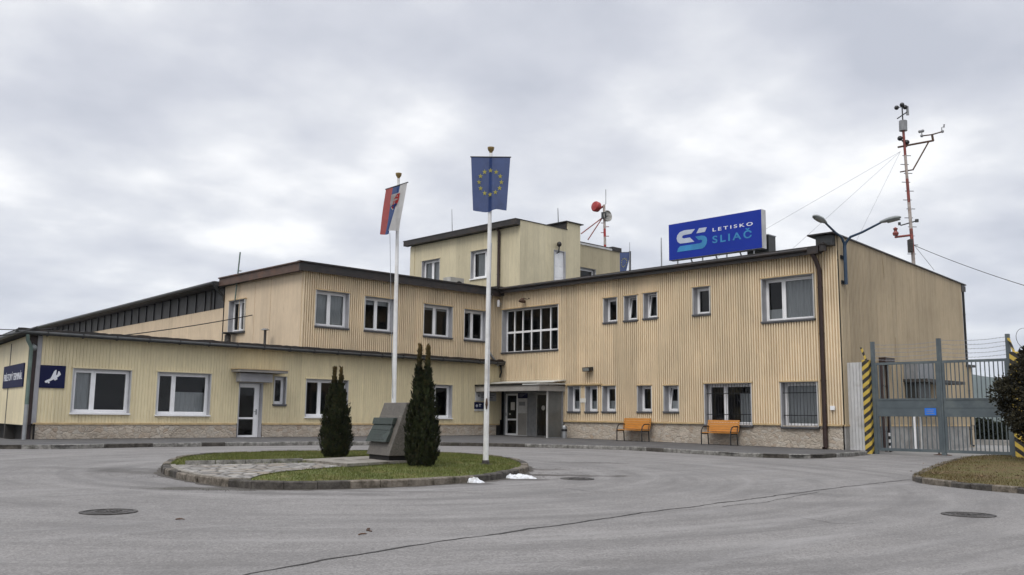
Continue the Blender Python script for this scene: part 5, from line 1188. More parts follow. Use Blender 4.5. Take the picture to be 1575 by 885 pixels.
# third flag on the airfield side, seen over the roof
c = px_y(968, 388, 36.5); base3 = Vector((c.x, c.y, 6.6)); tpp = px_y(969, 388, 36.5)
bm = bmesh.new(); p3 = thing('flagpole', 'dark slim flagpole seen over the roof behind the rear rooftop box', 'flagpole', base3, 'rooftop flag')
tube(bm, [base3, tpp+Z*.05], .07, 8); fin('pole', bm, M['gutter'], p3, smooth=True)
cor = [at_depth(c-FH*.1, *q_) for q_ in ((953,388.5),(970,388),(962.5,421),(953,423))]
flag('eu_flag', 'small partly hidden blue flag behind the rear rooftop box', cor, .03, eu_polys(1.6), [M['fl_blue'], M['fl_yellow']])

# ------------------------------------------------------------------ monument
W_ = (RH*.55 - FH*.83).normalized(); N_ = (-RH*.83 - FH*.55).normalized()    # along its width / out of its sloping face
mb = Gi(578, 712); mb = Vector((mb.x, mb.y, PLATZ))
t = thing('monument', 'grey granite wedge monument with a green bronze plaque on the island', 'monument', mb)
fl = at_depth(mb, 562, 702.5); fr = at_depth(mb, 597, 706)
wdt = 1.02; c0 = mb - W_*.08 - N_*.12
PM = Pl(Vector((c0.x, c0.y, 0)), W_, N_)
def wedge(bm, u0, u1, d0, d1, zb, zt_, e0, e1):
    hexa(bm, [PM.pt(u0,d0,zb), PM.pt(u1,d0,zb), PM.pt(u1,d1,zb), PM.pt(u0,d1,zb), PM.pt(u0,e0,zt_), PM.pt(u1,e0,zt_), PM.pt(u1,e1,zt_), PM.pt(u0,e1,zt_)])
z0 = PLATZ; zb = z0+.09; ztop = z0+1.13
bm = bmesh.new(); wedge(bm, -wdt/2+.06, wdt/2-.06, -.50, .02, z0-.08, zb, -.50, .02); fin('base', bm, M['black_and_shade'], t)
bm = bmesh.new(); wedge(bm, -wdt/2, wdt/2, -.60, .06, zb+.001, ztop, -.60, -.31); bmesh.ops.bevel(bm, geom=bm.edges[:], offset=.008, segments=1, affect='EDGES'); fin('slab', bm, M['granite'], t)
slope = (-.31-.06)/(ztop-zb); fz = lambda z: .06+slope*(z-zb)
def slab_on(bm, u0, u1, za, zb_, th0, th1): hexa(bm, [PM.pt(u0,fz(za)+.001,za), PM.pt(u1,fz(za)+.001,za), PM.pt(u1,fz(za)+th0,za), PM.pt(u0,fz(za)+th0,za), PM.pt(u0,fz(zb_)+.001,zb_), PM.pt(u1,fz(zb_)+.001,zb_), PM.pt(u1,fz(zb_)+th1,zb_), PM.pt(u0,fz(zb_)+th1,zb_)])
bm = bmesh.new(); hh = ztop-zb
slab_on(bm, -wdt/2-.05, wdt/2-.16, zb+.25*hh, zb+.47*hh, .10, .07); slab_on(bm, -wdt/2-.03, wdt/2-.18, zb+.471*hh, zb+.58*hh, .075, .06); slab_on(bm, -wdt/2-.05, wdt/2-.16, zb+.581*hh, zb+.71*hh, .085, .10)
bmesh.ops.bevel(bm, geom=bm.edges[:], offset=.007, segments=1, affect='EDGES'); fin('plaque', bm, M['bronze'], t)
bm = bmesh.new()
for f in (.30, .345, .39, .435): slab_on(bm, -wdt/2+.05, wdt/2-.30-.1*(f*10 % 2 > 1), zb+f*hh, zb+(f+.016)*hh, .106-.03*(f-.25)/.22, .106-.03*(f-.23)/.22)
fin('relief_lines', bm, M['bronze'], t)
bm = bmesh.new(); slab_on(bm, -wdt/2+.001, wdt/2-.001, zb+.735*hh, zb+.745*hh, .004, .004); fin('joint_line', bm, M['slabstone'], t)

# ------------------------------------------------------------------ thujas
def thuja(label, base, top_h, rmax, tips, mt, n, name='thuja'):
    t = thing(name, label, 'conifer', base, 'thujas on the island')
    bm = bmesh.new()
    for tx in tips: tube(bm, [base-Z*.03, base+Z*.3*top_h+RH*tx*.3, base+Z*top_h*.9+RH*tx], [.06, .05, .012], 8)
    fin('trunk', bm, M['bark'], t)
    prof = [(0, .62), (.05, .84), (.12, .98), (.18, 1.0), (.32, .93), (.46, .80), (.60, .60), (.72, .47), (.80, .38), (.88, .27), (.94, .21), (1, .10)]
    def rp(h):
        for (a, ra), (b_, rb) in zip(prof[:-1], prof[1:]):
            if a <= h <= b_: return ra+(rb-ra)*(h-a)/(b_-a)
        return .02
    bm = bmesh.new(); sd = random.uniform(0, 99); ns = n//26; k = 0
    while k < ns:                      # flat upright sprays of scale-like leaves
        h = random.random()**1.1
        if random.random() > .22+rp(h): continue
        k += 1
        tx = tips[k % len(tips)]; off_ = abs(tx)*min(1, .25+h*1.25); rr = max(.012, rp(h)*rmax-off_)
        a = random.uniform(0, 2*math.pi)
        lump = 1+.24*mnoise.noise((math.cos(a)*1.8+sd, math.sin(a)*1.8+tx*9, h*top_h*3.4))+.16*mnoise.noise((math.cos(a)*5+sd, math.sin(a)*5, h*top_h*9))
        inner = random.random() < .35; ro = rr*lump*(random.uniform(.35, .8) if inner else random.uniform(.82, 1.0))
        out = Vector((math.cos(a), math.sin(a), 0)); tw = a+random.gauss(0, .9); fanw = Vector((-math.sin(tw), math.cos(tw), 0))
        c = base+RH*math.copysign(off_, tx)+out*ro+Z*(max(.02, h)*top_h*.965)
        ax = (Z+out*random.uniform(.12, .55)+fanw*random.gauss(0, .15)).normalized(); sl = random.uniform(.09, .17)*(1-.45*max(0, (h-.6)/.4)); sw_ = sl*random.uniform(.35, .55)*(1-.3*h)
        for q_ in range(26):
            f = random.random(); g_ = random.uniform(-1, 1)*(1-f*.75); p = c+ax*sl*(f-.35)+fanw*g_*sw_+out*random.gauss(0, .008)
            d_ = (ax+fanw*g_*.7+Vector((random.gauss(0,.12), random.gauss(0,.12), 0))).normalized(); s_ = d_.cross(out+Vector((random.gauss(0,.35), random.gauss(0,.35), random.gauss(0,.2)))).normalized(); ln = random.uniform(.028, .055); wd = random.uniform(.007, .014)
            v = [bm.verts.new(p-d_*ln*.4), bm.verts.new(p+s_*wd), bm.verts.new(p+d_*ln), bm.verts.new(p-s_*wd)]; bm.faces.new(v)
    fin('crown', bm, mt, t, recalc=False)
b = Gi(515, 704.5); h1 = at_depth(b, 515, 562).z-b.z; thuja('shorter dark thuja with twin tips left of the monument', b, h1, .345, (-.07, .075), M['thuja1'], 34000)
b = Gi(648, 717.5); h2 = at_depth(b, 648, 526).z-b.z; thuja('taller dark thuja with twin brown tips right of the monument', b, h2, .33, (-.08, .08), M['thuja2'], 42000)

# ------------------------------------------------------------------ snow, manholes, litter bin
def snow(label, pxs, hgt, seed):
    bm = bmesh.new(); c = G(*pxs[0]); L_, wd = pxs[1], pxs[2]; n, mm = 34, 14; ax = (RH*.99-FH*.12).normalized(); ay = Vector((-ax.y, ax.x, 0)); vs = []
    for i in range(n+1):
        row = []
        for j in range(mm+1):
            s_, t_ = i/n*2-1, j/mm*2-1
            e_ = 1+.3*mnoise.noise((s_*2.2+seed, t_*1.5, 0)); r2 = (s_*s_+t_*t_)
            k = max(abs(s_), abs(t_)); ln = math.hypot(s_, t_) or 1; ss, tt = s_/ln*k*e_, t_/ln*k*e_
            h = hgt*max(0, 1-k**2.2)**.7*(.75+.55*mnoise.noise((s_*3+seed, t_*3, 2))+.25*mnoise.noise((s_*9, t_*9, seed)))
            p = c+ax*ss*L_+ay*tt*wd; row.append(bm.verts.new((p.x, p.y, road(p.y)-.005+h)))
        vs.append(row)
    for i in range(n):
        for j in range(mm): bm.faces.new((vs[i][j], vs[i+1][j], vs[i+1][j+1], vs[i][j+1]))
    tag(fin('snow_heap', bm, M['snow'], None, c, smooth=True), label, 'snow', 'melting snow by the kerb')
snow('small compact heap of old snow at the front kerb', ((727, 742.5), .19, .12), .10, 3)
snow('longer flat heap of old snow at the right end of the kerb', ((794, 735.5), .36, .20), .085, 8)
snow('tiny crumb of snow on the kerb beside the long heap', ((773, 733.5), .10, .07), .05, 14)
def manhole():
    t = thing('manhole_cover', 'cast iron manhole cover on the left of the forecourt', 'manhole cover', (0, 0, 0), 'manhole covers in the asphalt')
    bm = bmesh.new(); lathe(bm, (0, 0, -.05), [(.31, 0), (.31, .056), (.262, .060), (.262, .045)], 36); fin('frame', bm, M['iron'], t)
    bm = bmesh.new(); lathe(bm, (0, 0, -.05), [(.256, 0), (.256, .056), (.235, .058), (.232, .053), (.20, .053), (.198, .058), (.15, .058), (.148, .053), (.01, .053)], 36)
    for k in range(10):
        a = k*math.pi/5; d_ = Vector((math.cos(a), math.sin(a), 0)); n_ = Vector((-d_.y, d_.x, 0))
        hexa(bm, [d_*.03-n_*.012+Z*.003, d_*.145-n_*.012+Z*.003, d_*.145+n_*.012+Z*.003, d_*.03+n_*.012+Z*.003, d_*.03-n_*.012+Z*.009, d_*.145-n_*.012+Z*.009, d_*.145+n_*.012+Z*.009, d_*.03+n_*.012+Z*.009])
    fin('lid', bm, M['iron'], t)
    bm = bmesh.new()
    for sgn in (-1, 1): wbox(bm, -.03, .03, sgn*.175-.012, sgn*.175+.012, .004, .010)
    fin('lifting_slot', bm, M['black_and_shade'], t)
    return t
def dup(root, loc, rz, label):
    r = root.copy(); COL.objects.link(r); r.location = loc; r.rotation_euler = (0, 0, rz); r['label'] = label
    for ch in list(root.children):
        c = ch.copy(); COL.objects.link(c); c.parent = r
        for g_ in ch.children: d_ = g_.copy(); COL.objects.link(d_); d_.parent = c
    return r
mh = manhole(); mh.location = G(167, 787.5, .004)
dup(mh, G(1489.5, 792, .004), .7, 'cast iron manhole cover below the grass verge')
dup(mh, G(888, 736.7, .004), 1.5, 'cast iron manhole cover right of the island')
c = Vector((28.95, 26.95, road(26.95)+.10)); c = at_depth(c, 868, 678.5); t = thing('ash_bin', 'slim grey cylindrical ash bin with a black band beside the canopy', 'bin', c)
bm = bmesh.new(); lathe(bm, c, [(.12, 0), (.12, .40)], 20); lathe(bm, c, [(.12, .50), (.12, .60), (.10, .64), (.02, .65)], 20); fin('body', bm, M['steel'], t, smooth=True)
bm = bmesh.new(); lathe(bm, c, [(.112, .401), (.122, .41), (.122, .49), (.112, .499)], 20); fin('band', bm, M['black'], t, smooth=True)

# ------------------------------------------------------------------ benches
def bench():
    t = thing('park_bench', 'orange slatted bench with black curved arms below the narrow windows', 'bench', (0, 0, 0), 'benches along the terminal wall')
    Lb = 1.34
    bm = bmesh.new()
    for k in range(5): y_ = -.42+k*.085; wbox(bm, -Lb/2, Lb/2, y_, y_+.07, .425, .455)
    fin('seat', bm, M['wood'], t)
    bm = bmesh.new()
    for k in range(5): z_ = .48+k*.085; y_ = .0+k*.018; hexa(bm, [Vector(v) for v in ((-Lb/2,y_,z_),(Lb/2,y_,z_),(Lb/2,y_+.03,z_),(-Lb/2,y_+.03,z_),(-Lb/2,y_+.014,z_+.077),(Lb/2,y_+.014,z_+.077),(Lb/2,y_+.044,z_+.077),(-Lb/2,y_+.044,z_+.077))])
    fin('backrest', bm, M['wood'], t)
    for sx in (-1, 1):
        x_ = sx*(Lb/2-.05); bm = bmesh.new()
        tube(bm, [(x_, -.44, 0), (x_, -.44, .42), (x_, -.43, .50), (x_, -.39, .58), (x_, -.32, .64), (x_, -.24, .665), (x_, .06, .67)], .022, 10)
        tube(bm, [(x_, .02, 0), (x_, -.02, .40), (x_, .06, .67), (x_, .11, .90)], .022, 10); tube(bm, [(x_, -.44, .40), (x_, -.01, .40)], .018, 8)
        fin('arm_frame', bm, M['black'], t, smooth=True)
    return t
bn = bench(); fz_ = lambda y_: road(y_)+.10
ya, yb = px_x(958.3, 683, 29.2).y, px_x(995.5, 684, 29.2).y; ym = (ya+yb)/2
bn.location = (29.28, ym, .00783*(ym-8)+.10); bn.rotation_euler = (0, 0, -math.pi/2)
ya, yb = px_x(1087.8, 688, 29.2).y, px_x(1132.5, 689, 29.2).y; ym = (ya+yb)/2
dup(bn, (29.28, ym, .00783*(ym-8)+.10), -math.pi/2, 'orange slatted bench with black curved arms below the barred window')

# ------------------------------------------------------------------ gate, posts, fence
XG = 29.9; PG = Pl((XG, 0, 0), (0, -1, 0), (-1, 0, 0))
def gate_leaf(label, ua, ub, post_u, zb, zr, zpost, nb, door_side):
    t = thing('gate_leaf', label, 'gate', PG.pt((ua+ub)/2, 0, road(12)), 'leaves of the double gate')
    bm = bmesh.new(); w_ = .07; 
    pbox(bm, PG, ua, ub, -.03, .03, zr-.06, zr+.02); pbox(bm, PG, ua, ub, -.03, .03, zb, zb+.09); pbox(bm, PG, ua, ua+w_, -.03, .03, zb+.09, zr-.06); pbox(bm, PG, ub-w_, ub, -.03, .03, zb+.09, zr-.06)
    fin('frame', bm, M['gate'], t)
    zp0, zp1 = PG.hit(1390, 641)[1], PG.hit(1390, 613.2)[1]
    bm = bmesh.new(); pbox(bm, PG, ua+w_, ub-w_, -.02, .034, zp0, zp1); pbox(bm, PG, ua+w_, ub-w_, .0341, .042, (zp0+zp1)/2-.012, (zp0+zp1)/2+.012); pbox(bm, PG, ua+w_, ub-w_, .0341, .05, zp1-.05, zp1); pbox(bm, PG, ua+w_, ub-w_, .0341, .05, zp0, zp0+.04); fin('panel', bm, M['gate'], t)
    bm = bmesh.new()
    for k in range(nb):
        u = ua+w_+(ub-ua-2*w_)*(k+.5)/nb
        pbox(bm, PG, u-.013, u+.013, -.013, .013, zb+.08, zr-.055)
    fin('bars', bm, M['gate'], t)
    bm = bmesh.new(); pbox(bm, PG, post_u-.055, post_u+.055, -.06, .05, road(12)-.02, zpost); fin('post', bm, M['gate'], t)
    return t
zb = .16; uL0, uM, uR = -13.52, -11.46, -9.46
gate_leaf('left grey blue gate leaf carrying the bright blue plate', uL0+.01, uM-.03, uL0-.045, zb, 3.0, 3.72, 13, 0)
gate_leaf('right grey blue gate leaf reaching behind the dark bush', uM+.10, uR, uR+.055, zb, 3.0, 3.75, 14, 1)
bm = bmesh.new(); pbox(bm, PG, uM-.028, uM+.03, -.06, .05, .08, 3.72); pbox(bm, PG, uM+.036, uM+.095, -.06, .05, .08, 3.72); tag(fin('gate_centre_post', bm, M['gate'], None, PG.pt(uM, 0, .05)), 'doubled steel post where the two gate leaves meet', 'post')
r_ = rect(PG, 1422, 628, 1440, 639, .06); t = thing('gate_plate', 'bright blue notice plate on the left gate leaf', 'sign', PG.pt(r_[0], .04, r_[2]))
bm = bmesh.new(); pbox(bm, PG, r_[0], r_[1], .051, .058, r_[2], r_[3]); fin('plate', bm, M['blue_plate'], t)
bm = bmesh.new(); wd = r_[1]-r_[0]; hh = r_[3]-r_[2]
for k in range(3): pbox(bm, PG, r_[0]+wd*.15, r_[1]-wd*(.15+.08*(k % 2)), .0585, .060, r_[2]+hh*(.2+.25*k), r_[2]+hh*(.28+.25*k))
fin('faint_text', bm, M['boardgrey'], t)
def strands(label, ua, ub, za, zb_, n):
    t = thing('barbed_wire', label, 'barbed wire', PG.pt(ua, 0, za), 'barbed wire over the gate')
    for k in range(n):
        z = za+(zb_-za)*k/(n-1); bm = bmesh.new(); pts = [PG.pt(ua+(ub-ua)*i/12, 0, z-.05*4*(i/12)*(1-i/12)+.01*random.uniform(-1, 1)) for i in range(13)]; tube(bm, pts, .006, 5)
        for i in range(18): u = ua+(ub-ua)*(i+.5)/18; zz = z-.05*4*((i+.5)/18)*(1-(i+.5)/18); tube(bm, [PG.pt(u-.02, .012, zz-.02), PG.pt(u+.02, -.012, zz+.02)], .004, 4)
        fin('strand', bm, M['wirelight'], t)
strands('five strands of barbed wire above the left gate leaf', uL0, uM-.03, 3.12, 3.62, 5)
strands('five strands of barbed wire above the right gate leaf', uM+.1, uR, 3.14, 3.66, 5)
def hazard_post(label, ua, ub, z0, z1, mt, arm):
    t = thing('hazard_post', label, 'post', PG.pt((ua+ub)/2, .05, z0), 'striped gate posts')
    bm = bmesh.new(); pbox(bm, PG, ua, ub, -.02, .20, z0-.05, z1); bmesh.ops.bevel(bm, geom=bm.edges[:], offset=.012, segments=1, affect='EDGES'); fin('shaft', bm, mt, t)
    bm = bmesh.new(); u = (ua+ub)/2; hexa(bm, [PG.pt(u-.03,.06,z1-.02), PG.pt(u+.03,.06,z1-.02), PG.pt(u+.03,.12,z1-.02), PG.pt(u-.03,.12,z1-.02), PG.pt(u-.03+arm,.06,z1+.42), PG.pt(u+.03+arm,.06,z1+.42), PG.pt(u+.03+arm,.12,z1+.42), PG.pt(u-.03+arm,.12,z1+.42)]); fin('outrigger_arm', bm, mt, t)
    return t
hazard_post('tall post with yellow and black stripes left of the gate', -13.87, -13.64, .03, 3.12, M['stripe_up'], -.16)
hazard_post('yellow and black striped post half hidden behind the bush', -9.33, -9.10, .03, 3.2, M['stripe_down'], -.14)
def fence_panel(label, ua, ub, z0, z1):
    t = thing('fence_panel', label, 'fence', PG.pt(ua, 0, z0), 'pale sheet fence beside the gate'); bm = bmesh.new(); n = 5; pv = None
    for k in range(n):
        for f, d_ in ((0, .03), (.42, .03), (.47, .0), (.53, .0), (.58, .03)):
            pass
    us = []
    for k in range(n):
        for f, d_ in ((.0, .03), (.70, .03), (.78, .0), (.92, .0), (1.0, .03)): us.append((ua+(ub-ua)*(k+f)/n, d_))
    for u, d_ in us:
        cur = [bm.verts.new(PG.pt(u, d_+.04, z0)), bm.verts.new(PG.pt(u, d_+.04, z1))]
        if pv and (cur[0].co-pv[0].co).length > 1e-5: bm.faces.new((pv[0], cur[0], cur[1], pv[1]))
        pv = cur
    fin('sheet', bm, M['panelgrey'], t, recalc=False)
    bm = bmesh.new(); pbox(bm, PG, ua, ub, -.02, .03, z0+.4, z0+.46); pbox(bm, PG, ua, ub, -.02, .03, z1-.4, z1-.34); pbox(bm, PG, ua, ua+.06, -.09, -.021, z0-.1, z1); fin('back_rail', bm, M['steel'], t)
fence_panel('pale grey sheet fence panel between the wall and the striped post', -14.44, -13.88, .08, 3.05)
fence_panel('pale grey sheet fence panel right of the bush', -9.08, -5.5, .08, 2.3)
c = G(1450, 700.5); bm = bmesh.new(); lathe(bm, Vector((c.x, c.y, c.z-.02)), [(.30, 0), (.27, .035), (.12, .06), (.05, .065)], 16)
for k in (-.11, 0, .11): wbox(bm, c.x-.02, c.x+.02, c.y+k-.02, c.y+k+.02, c.z+.03, c.z+.16)
tag(fin('gate_stop', bm, M['rust'], None, c), 'rusty iron gate stop set in the ground under the gate', 'gate stop')
# coil of razor wire over the right striped post
bm = bmesh.new(); cw = PG.pt(-9.0, .1, 3.55); pts = [cw+RH*(.34*math.cos(a*.35))+Z*(.34*math.sin(a*.35))-PG.n*0+Vector((0, -1, 0))*(a*.02) for a in range(0, 70)]; tube(bm, pts, .007, 4); tag(fin('razor_wire', bm, M['wire'], None, cw), 'loose coil of razor wire above the bush', 'razor wire')

# ------------------------------------------------------------------ things on the gable seen through the gate
u0, z0 = PS.hit(1388, 588); u1, z1 = PS.hit(1440, 580); t = thing('gable_vent', 'grey ventilation unit with a dark canopy on the gable wall', 'ventilation unit', PS.pt((u0+u1)/2, 0, z0))
ua, za = PS.hit(1402, 585, .3); ub, zb_ = PS.hit(1426, 560, .3); bm = bmesh.new(); pbox(bm, PS, ua, ub, .025, .55, za+.05, zb_); fin('cabinet', bm, M['boardgrey'], t)
bm = bmesh.new(); pbox(bm, PS, u0, u1+.5, .025, .9, za-.07, za+.045); fin('shelf', bm, M['iron'], t)
bm = bmesh.new(); ua, za2 = PS.hit(1404, 612, .3); ub, _ = PS.hit(1424, 612, .3); pbox(bm, PS, ua, ub, .025, .5, za2, za-.075); fin('lower_duct', bm, M['gutter'], t)
for (px, wd_, mt, lab) in ((1408, .065, 'white', 'white vertical pipe under the ventilation unit'), (1418, .045, 'panelgrey', 'thin pale pipe next to the white one')):
    u, _ = PS.hit(px, 660, .2); bm = bmesh.new(); tube(bm, [PS.pt(u, .15, .08), PS.pt(u, .15, za2-.02)], wd_, 10); tag(fin('vertical_pipe', bm, M[mt], None, PS.pt(u, .15, .08), smooth=True), lab, 'pipe')
u, z = PS.hit(1365, 690, .4); t = thing('marker_post', 'short black and white marker post at the foot of the gable', 'marker post', PS.pt(u, .5, .05)); bm = bmesh.new()
for k in range(7): lathe(bm, PS.pt(u, .5, .05+k*.11), [(.045, 0), (.045, .109)], 10, k % 2)
fin('shaft', bm, [M['black'], M['white']], t)
bm = bmesh.new(); lathe(bm, PS.pt(u, .5, .03), [(.09, 0), (.08, .03)], 10); fin('foot', bm, M['concrete'], t)
# hedge and low wall beyond the yard
def hedge(label, c0, c1, wd, ht, n, mt, name='hedge', cat='hedge'):
    bm = bmesh.new(); c0, c1 = Vector(c0), Vector(c1); ax = c1-c0; nn_ = Vector((-ax.y, ax.x, 0)).normalized()
    for k in range(n):
        f = random.random(); lump = .75+.35*mnoise.noise((f*ax.length*.8, 0, 3)); p = c0+ax*f+nn_*random.uniform(-wd, wd)*.5+Z*(ht*lump*random.random()**.8)
        a = Vector((random.gauss(0,1), random.gauss(0,1), random.gauss(0,1))).normalized(); b_ = a.cross(Vector((random.gauss(0,1), random.gauss(0,1), random.gauss(0,1)))).normalized(); s_ = random.uniform(.08, .18)
        bm.faces.new([bm.verts.new(p-a*s_), bm.verts.new(p+b_*s_*.5), bm.verts.new(p+a*s_), bm.verts.new(p-b_*s_*.5)])
    t = thing(name, label, cat, c0); fin('foliage', bm, mt, t, recalc=False)
    bm = bmesh.new()
    for k in range(7): p = c0+ax*(k+.5)/7; tube(bm, [p-Z*.05, p+Z*ht*.6], .04, 5)
    fin('stem', bm, M['bark'], t)
pA, pB = ray(1490, 660), ray(1560, 660); dA = Vector((pA.x, pA.y, 0)).normalized(); dB = Vector((pB.x, pB.y, 0)).normalized()
hedge('dark low hedge seen through the gate bars beyond the yard', dA*50+Z*.2, dB*50+Z*.2, 1.5, 1.15, 5000, M['hedgeleaf'])
bm = bmesh.new(); a, b = dA*48, dB*48; nn_ = Vector((-(b-a).y, (b-a).x, 0)).normalized()
hexa(bm, [a+Z*-.05, b+Z*-.05, b+nn_*.3+Z*-.05, a+nn_*.3+Z*-.05, a+Z*.3, b+Z*.3, b+nn_*.3+Z*.3, a+nn_*.3+Z*.3]); tag(fin('low_wall', bm, M['concrete'], None, a), 'low concrete edging wall in front of the far hedge', 'wall')
bm = bmesh.new(); a, b = dA*70, dB*74; hexa(bm, [a, b, b+nn_*.4, a+nn_*.4, a+Z*1.0, b+Z*1.0, b+nn_*.4+Z*1.0, a+nn_*.4+Z*1.0]); tag(fin('boundary_wall', bm, M['panelgrey'], None, a), 'pale boundary wall behind the far hedge', 'wall')

# ------------------------------------------------------------------ bush on the verge
def bush(base, cz, rx, rz, n):
    t = thing('evergreen_bush', 'dark dense evergreen bush cut by the right edge of the view', 'bush', base)
    bm = bmesh.new(); tube(bm, [base-Z*.05, base+Z*.5, base+Z*1.2+RH*.1], [.09, .07, .04], 8)
    for k in range(6): a = k*1.05; tube(bm, [base+Z*(.5+.12*k), base+Z*(1.0+.2*k)+Vector((math.cos(a), math.sin(a), 0))*.7], [.04, .012], 6)
    fin('trunk', bm, M['bark'], t)
    cl = [(Vector((random.gauss(0,1), random.gauss(0,1), random.gauss(0,1))).normalized()) for k in range(60)]
    bm = bmesh.new(); c = base+Z*cz
    cents = []
    for v in cl:
        ph = v.z; r_ = rx*(1-.42*max(0, ph)); cents.append((c+Vector((v.x*r_, v.y*r_, v.z*rz))*.80, random.uniform(.22, .34)))
    cents += [(c+Vector((random.uniform(-.5,.5), random.uniform(-.5,.5), random.uniform(-.6,.6)))*rx, .4) for k in range(14)]
    for k in range(n):
        cc_, rr = cents[k % len(cents)]; d_ = Vector((random.gauss(0,1), random.gauss(0,1), random.gauss(0,1))).normalized(); p = cc_+d_*rr*(random.random()**.45)
        if p.z < base.z+.35: continue
        a = (d_+Vector((random.gauss(0,.6), random.gauss(0,.6), random.gauss(0,.6)))).normalized(); b_ = a.cross(Vector((random.gauss(0,1), random.gauss(0,1), random.gauss(0,1)))).normalized(); s_ = random.uniform(.035, .075)
        bm.faces.new([bm.verts.new(p-a*s_*.3), bm.verts.new(p+b_*s_*.42+a*s_*.4), bm.verts.new(p+a*s_*1.2), bm.verts.new(p-b_*s_*.42+a*s_*.4)])
    fin('crown', bm, M['bushleaf'], t, recalc=False)
bb = G(1607, 711.5, .09); bush(bb, 1.78, 1.16, 1.35, 26000)

# ------------------------------------------------------------------ double street lamp on the gable corner
lx, ly = 29.78, 14.33; PLp = Pl((0, ly, 0), (1, 0, 0), (0, -1, 0)); PLx = Pl((lx, 0, 0), (0, -1, 0), (-1, 0, 0))
zlo = PLp.hit(1298, 437)[1]; zfk = PLp.hit(1298, 378)[1]
t = thing('street_lamp', 'dark blue two-armed street lamp fixed to the roof corner of the gable', 'street lamp', (lx, ly, zlo))
bm = bmesh.new(); P0 = Vector((lx, ly, 0)); tube(bm, [P0+Z*zlo, P0+Z*zfk], .06, 12); fin('pole', bm, M['lampblue'], t, smooth=True)
bm = bmesh.new()
for z in (zlo+.08, zlo+.95): wbox(bm, lx-.03, lx+.03, ly, YS-.025, z-.04, z+.04); wbox(bm, lx-.14, lx+.10, YS-.06, YS-.024, z-.06, z+.06)
fin('wall_bracket', bm, M['black'], t)
def arm(direction, plc, pend, ptip):
    e_ = plc.pt(plc.hit(*pend)[0], 0, plc.hit(*pend)[1]); tip = plc.pt(plc.hit(*ptip)[0], 0, plc.hit(*ptip)[1]); st = P0+Z*(zfk-.02)
    bm = bmesh.new(); tube(bm, [st, st+Z*.12+direction*.05, st+Z*.30+direction*.22, st.lerp(e_, .48)+Z*.09, e_], [.05, .046, .043, .040, .035], 12); fin('arm', bm, M['lampblue'], t, smooth=True)
    ax = (tip-e_).normalized(); sd = ax.cross(Z).normalized(); up_ = sd.cross(ax); L_ = (tip-e_).length; bm = bmesh.new(); prof = [(-.08, .05, .05), (0, .07, .06), (.18, .10, .085), (.45, .15, .10), (.8, .13, .085), (.97, .06, .04), (1.0, .01, .01)]
    rings = [[bm.verts.new(e_+ax*L_*f+sd*w_*math.cos(k*math.pi/8)+up_*(h_*math.sin(k*math.pi/8) if k < 9 else h_*.55*math.sin(k*math.pi/8))) for k in range(16)] for f, w_, h_ in prof]
    for a, b_ in zip(rings[:-1], rings[1:]):
        for k in range(16): bm.faces.new((a[k], a[(k+1)%16], b_[(k+1)%16], b_[k]))
    bm.faces.new(rings[0]); bm.faces.new(rings[-1]); hd = fin('lamp_head', bm, M['lamphead'], t, smooth=True)
    bm = bmesh.new(); rr = []
    for f, w_ in ((.30, .06), (.4, .105), (.8, .095), (.93, .04)):
        rr.append([bm.verts.new(e_+ax*L_*f+sd*w_*math.cos(k*math.pi/6)-up_*(.035+.055*abs(math.sin(k*math.pi/6)))) for k in range(7)])
    for a, b_ in zip(rr[:-1], rr[1:]):
        for k in range(6): bm.faces.new((a[k], a[k+1], b_[k+1], b_[k]))
    fin('lens', bm, M['lampglass'], hd, smooth=True)
arm(Vector((-1, 0, 0)), PLp, (1269, 342.5), (1251.5, 332)); arm(Vector((0, -1, 0)), PLx, (1356, 342), (1386, 334))

# ------------------------------------------------------------------ weather mast
mbz = px_y(1403.5, 402, 15.9); PW = facing(mbz); o, s = (1230, 140), 2.764
W = lambda x_, y_: PW.pt(*(lambda h: (h[0], 0, h[1]))(PW.hit(o[0]+x_/s, o[1]+y_/s)))
o2, s2 = (1365, 150), 8.05
V = lambda x_, y_: PW.pt(*(lambda h: (h[0], 0, h[1]))(PW.hit(o2[0]+x_/s2, o2[1]+y_/s2)))
base = W(484, 722); base.z = 6.75; top = V(195, 400)
t = thing('weather_mast', 'red and white banded weather mast on the roof with wind instruments', 'mast', base)
bm = bmesh.new(); foot_ = W(484, 722); bands = [base, foot_.lerp(top, .06), foot_.lerp(top, .24), foot_.lerp(top, .44), foot_.lerp(top, .62), foot_.lerp(top, .80), top]
for k in range(6): tube(bm, [bands[k], bands[k+1]], .075-.004*k, 10, (k+1) % 2)
fin('pole', bm, [M['redm'], M['whitem']], t, smooth=True)
bm = bmesh.new()
for k in range(13): p = foot_.lerp(top, .05+.068*k); sg = 1 if k % 2 else -1; tube(bm, [p-RH*.12*sg, p+RH*.24*sg], .016, 6)
fin('step', bm, M['black'], t)
bm = bmesh.new(); a, b = V(195, 415), V(193, 292); tube(bm, [a, b], .17, 12); fin('instrument_box', bm, M['boardgrey'], t)
bm = bmesh.new(); tube(bm, [V(190, 290), V(180, 105)], .03, 8); tube(bm, [V(120, 265), V(245, 180)], .025, 6)
for c_ in ((113, 128), (218, 122), (180, 92)):
    p = V(*c_); tube(bm, [V(181, 118), p], .016, 6); lathe(bm, p, [(.10*math.sin(math.pi*k/8)+.001, -.10*math.cos(math.pi*k/8)) for k in range(9)], 10)
fin('cup_anemometer', bm, M['black'], t)
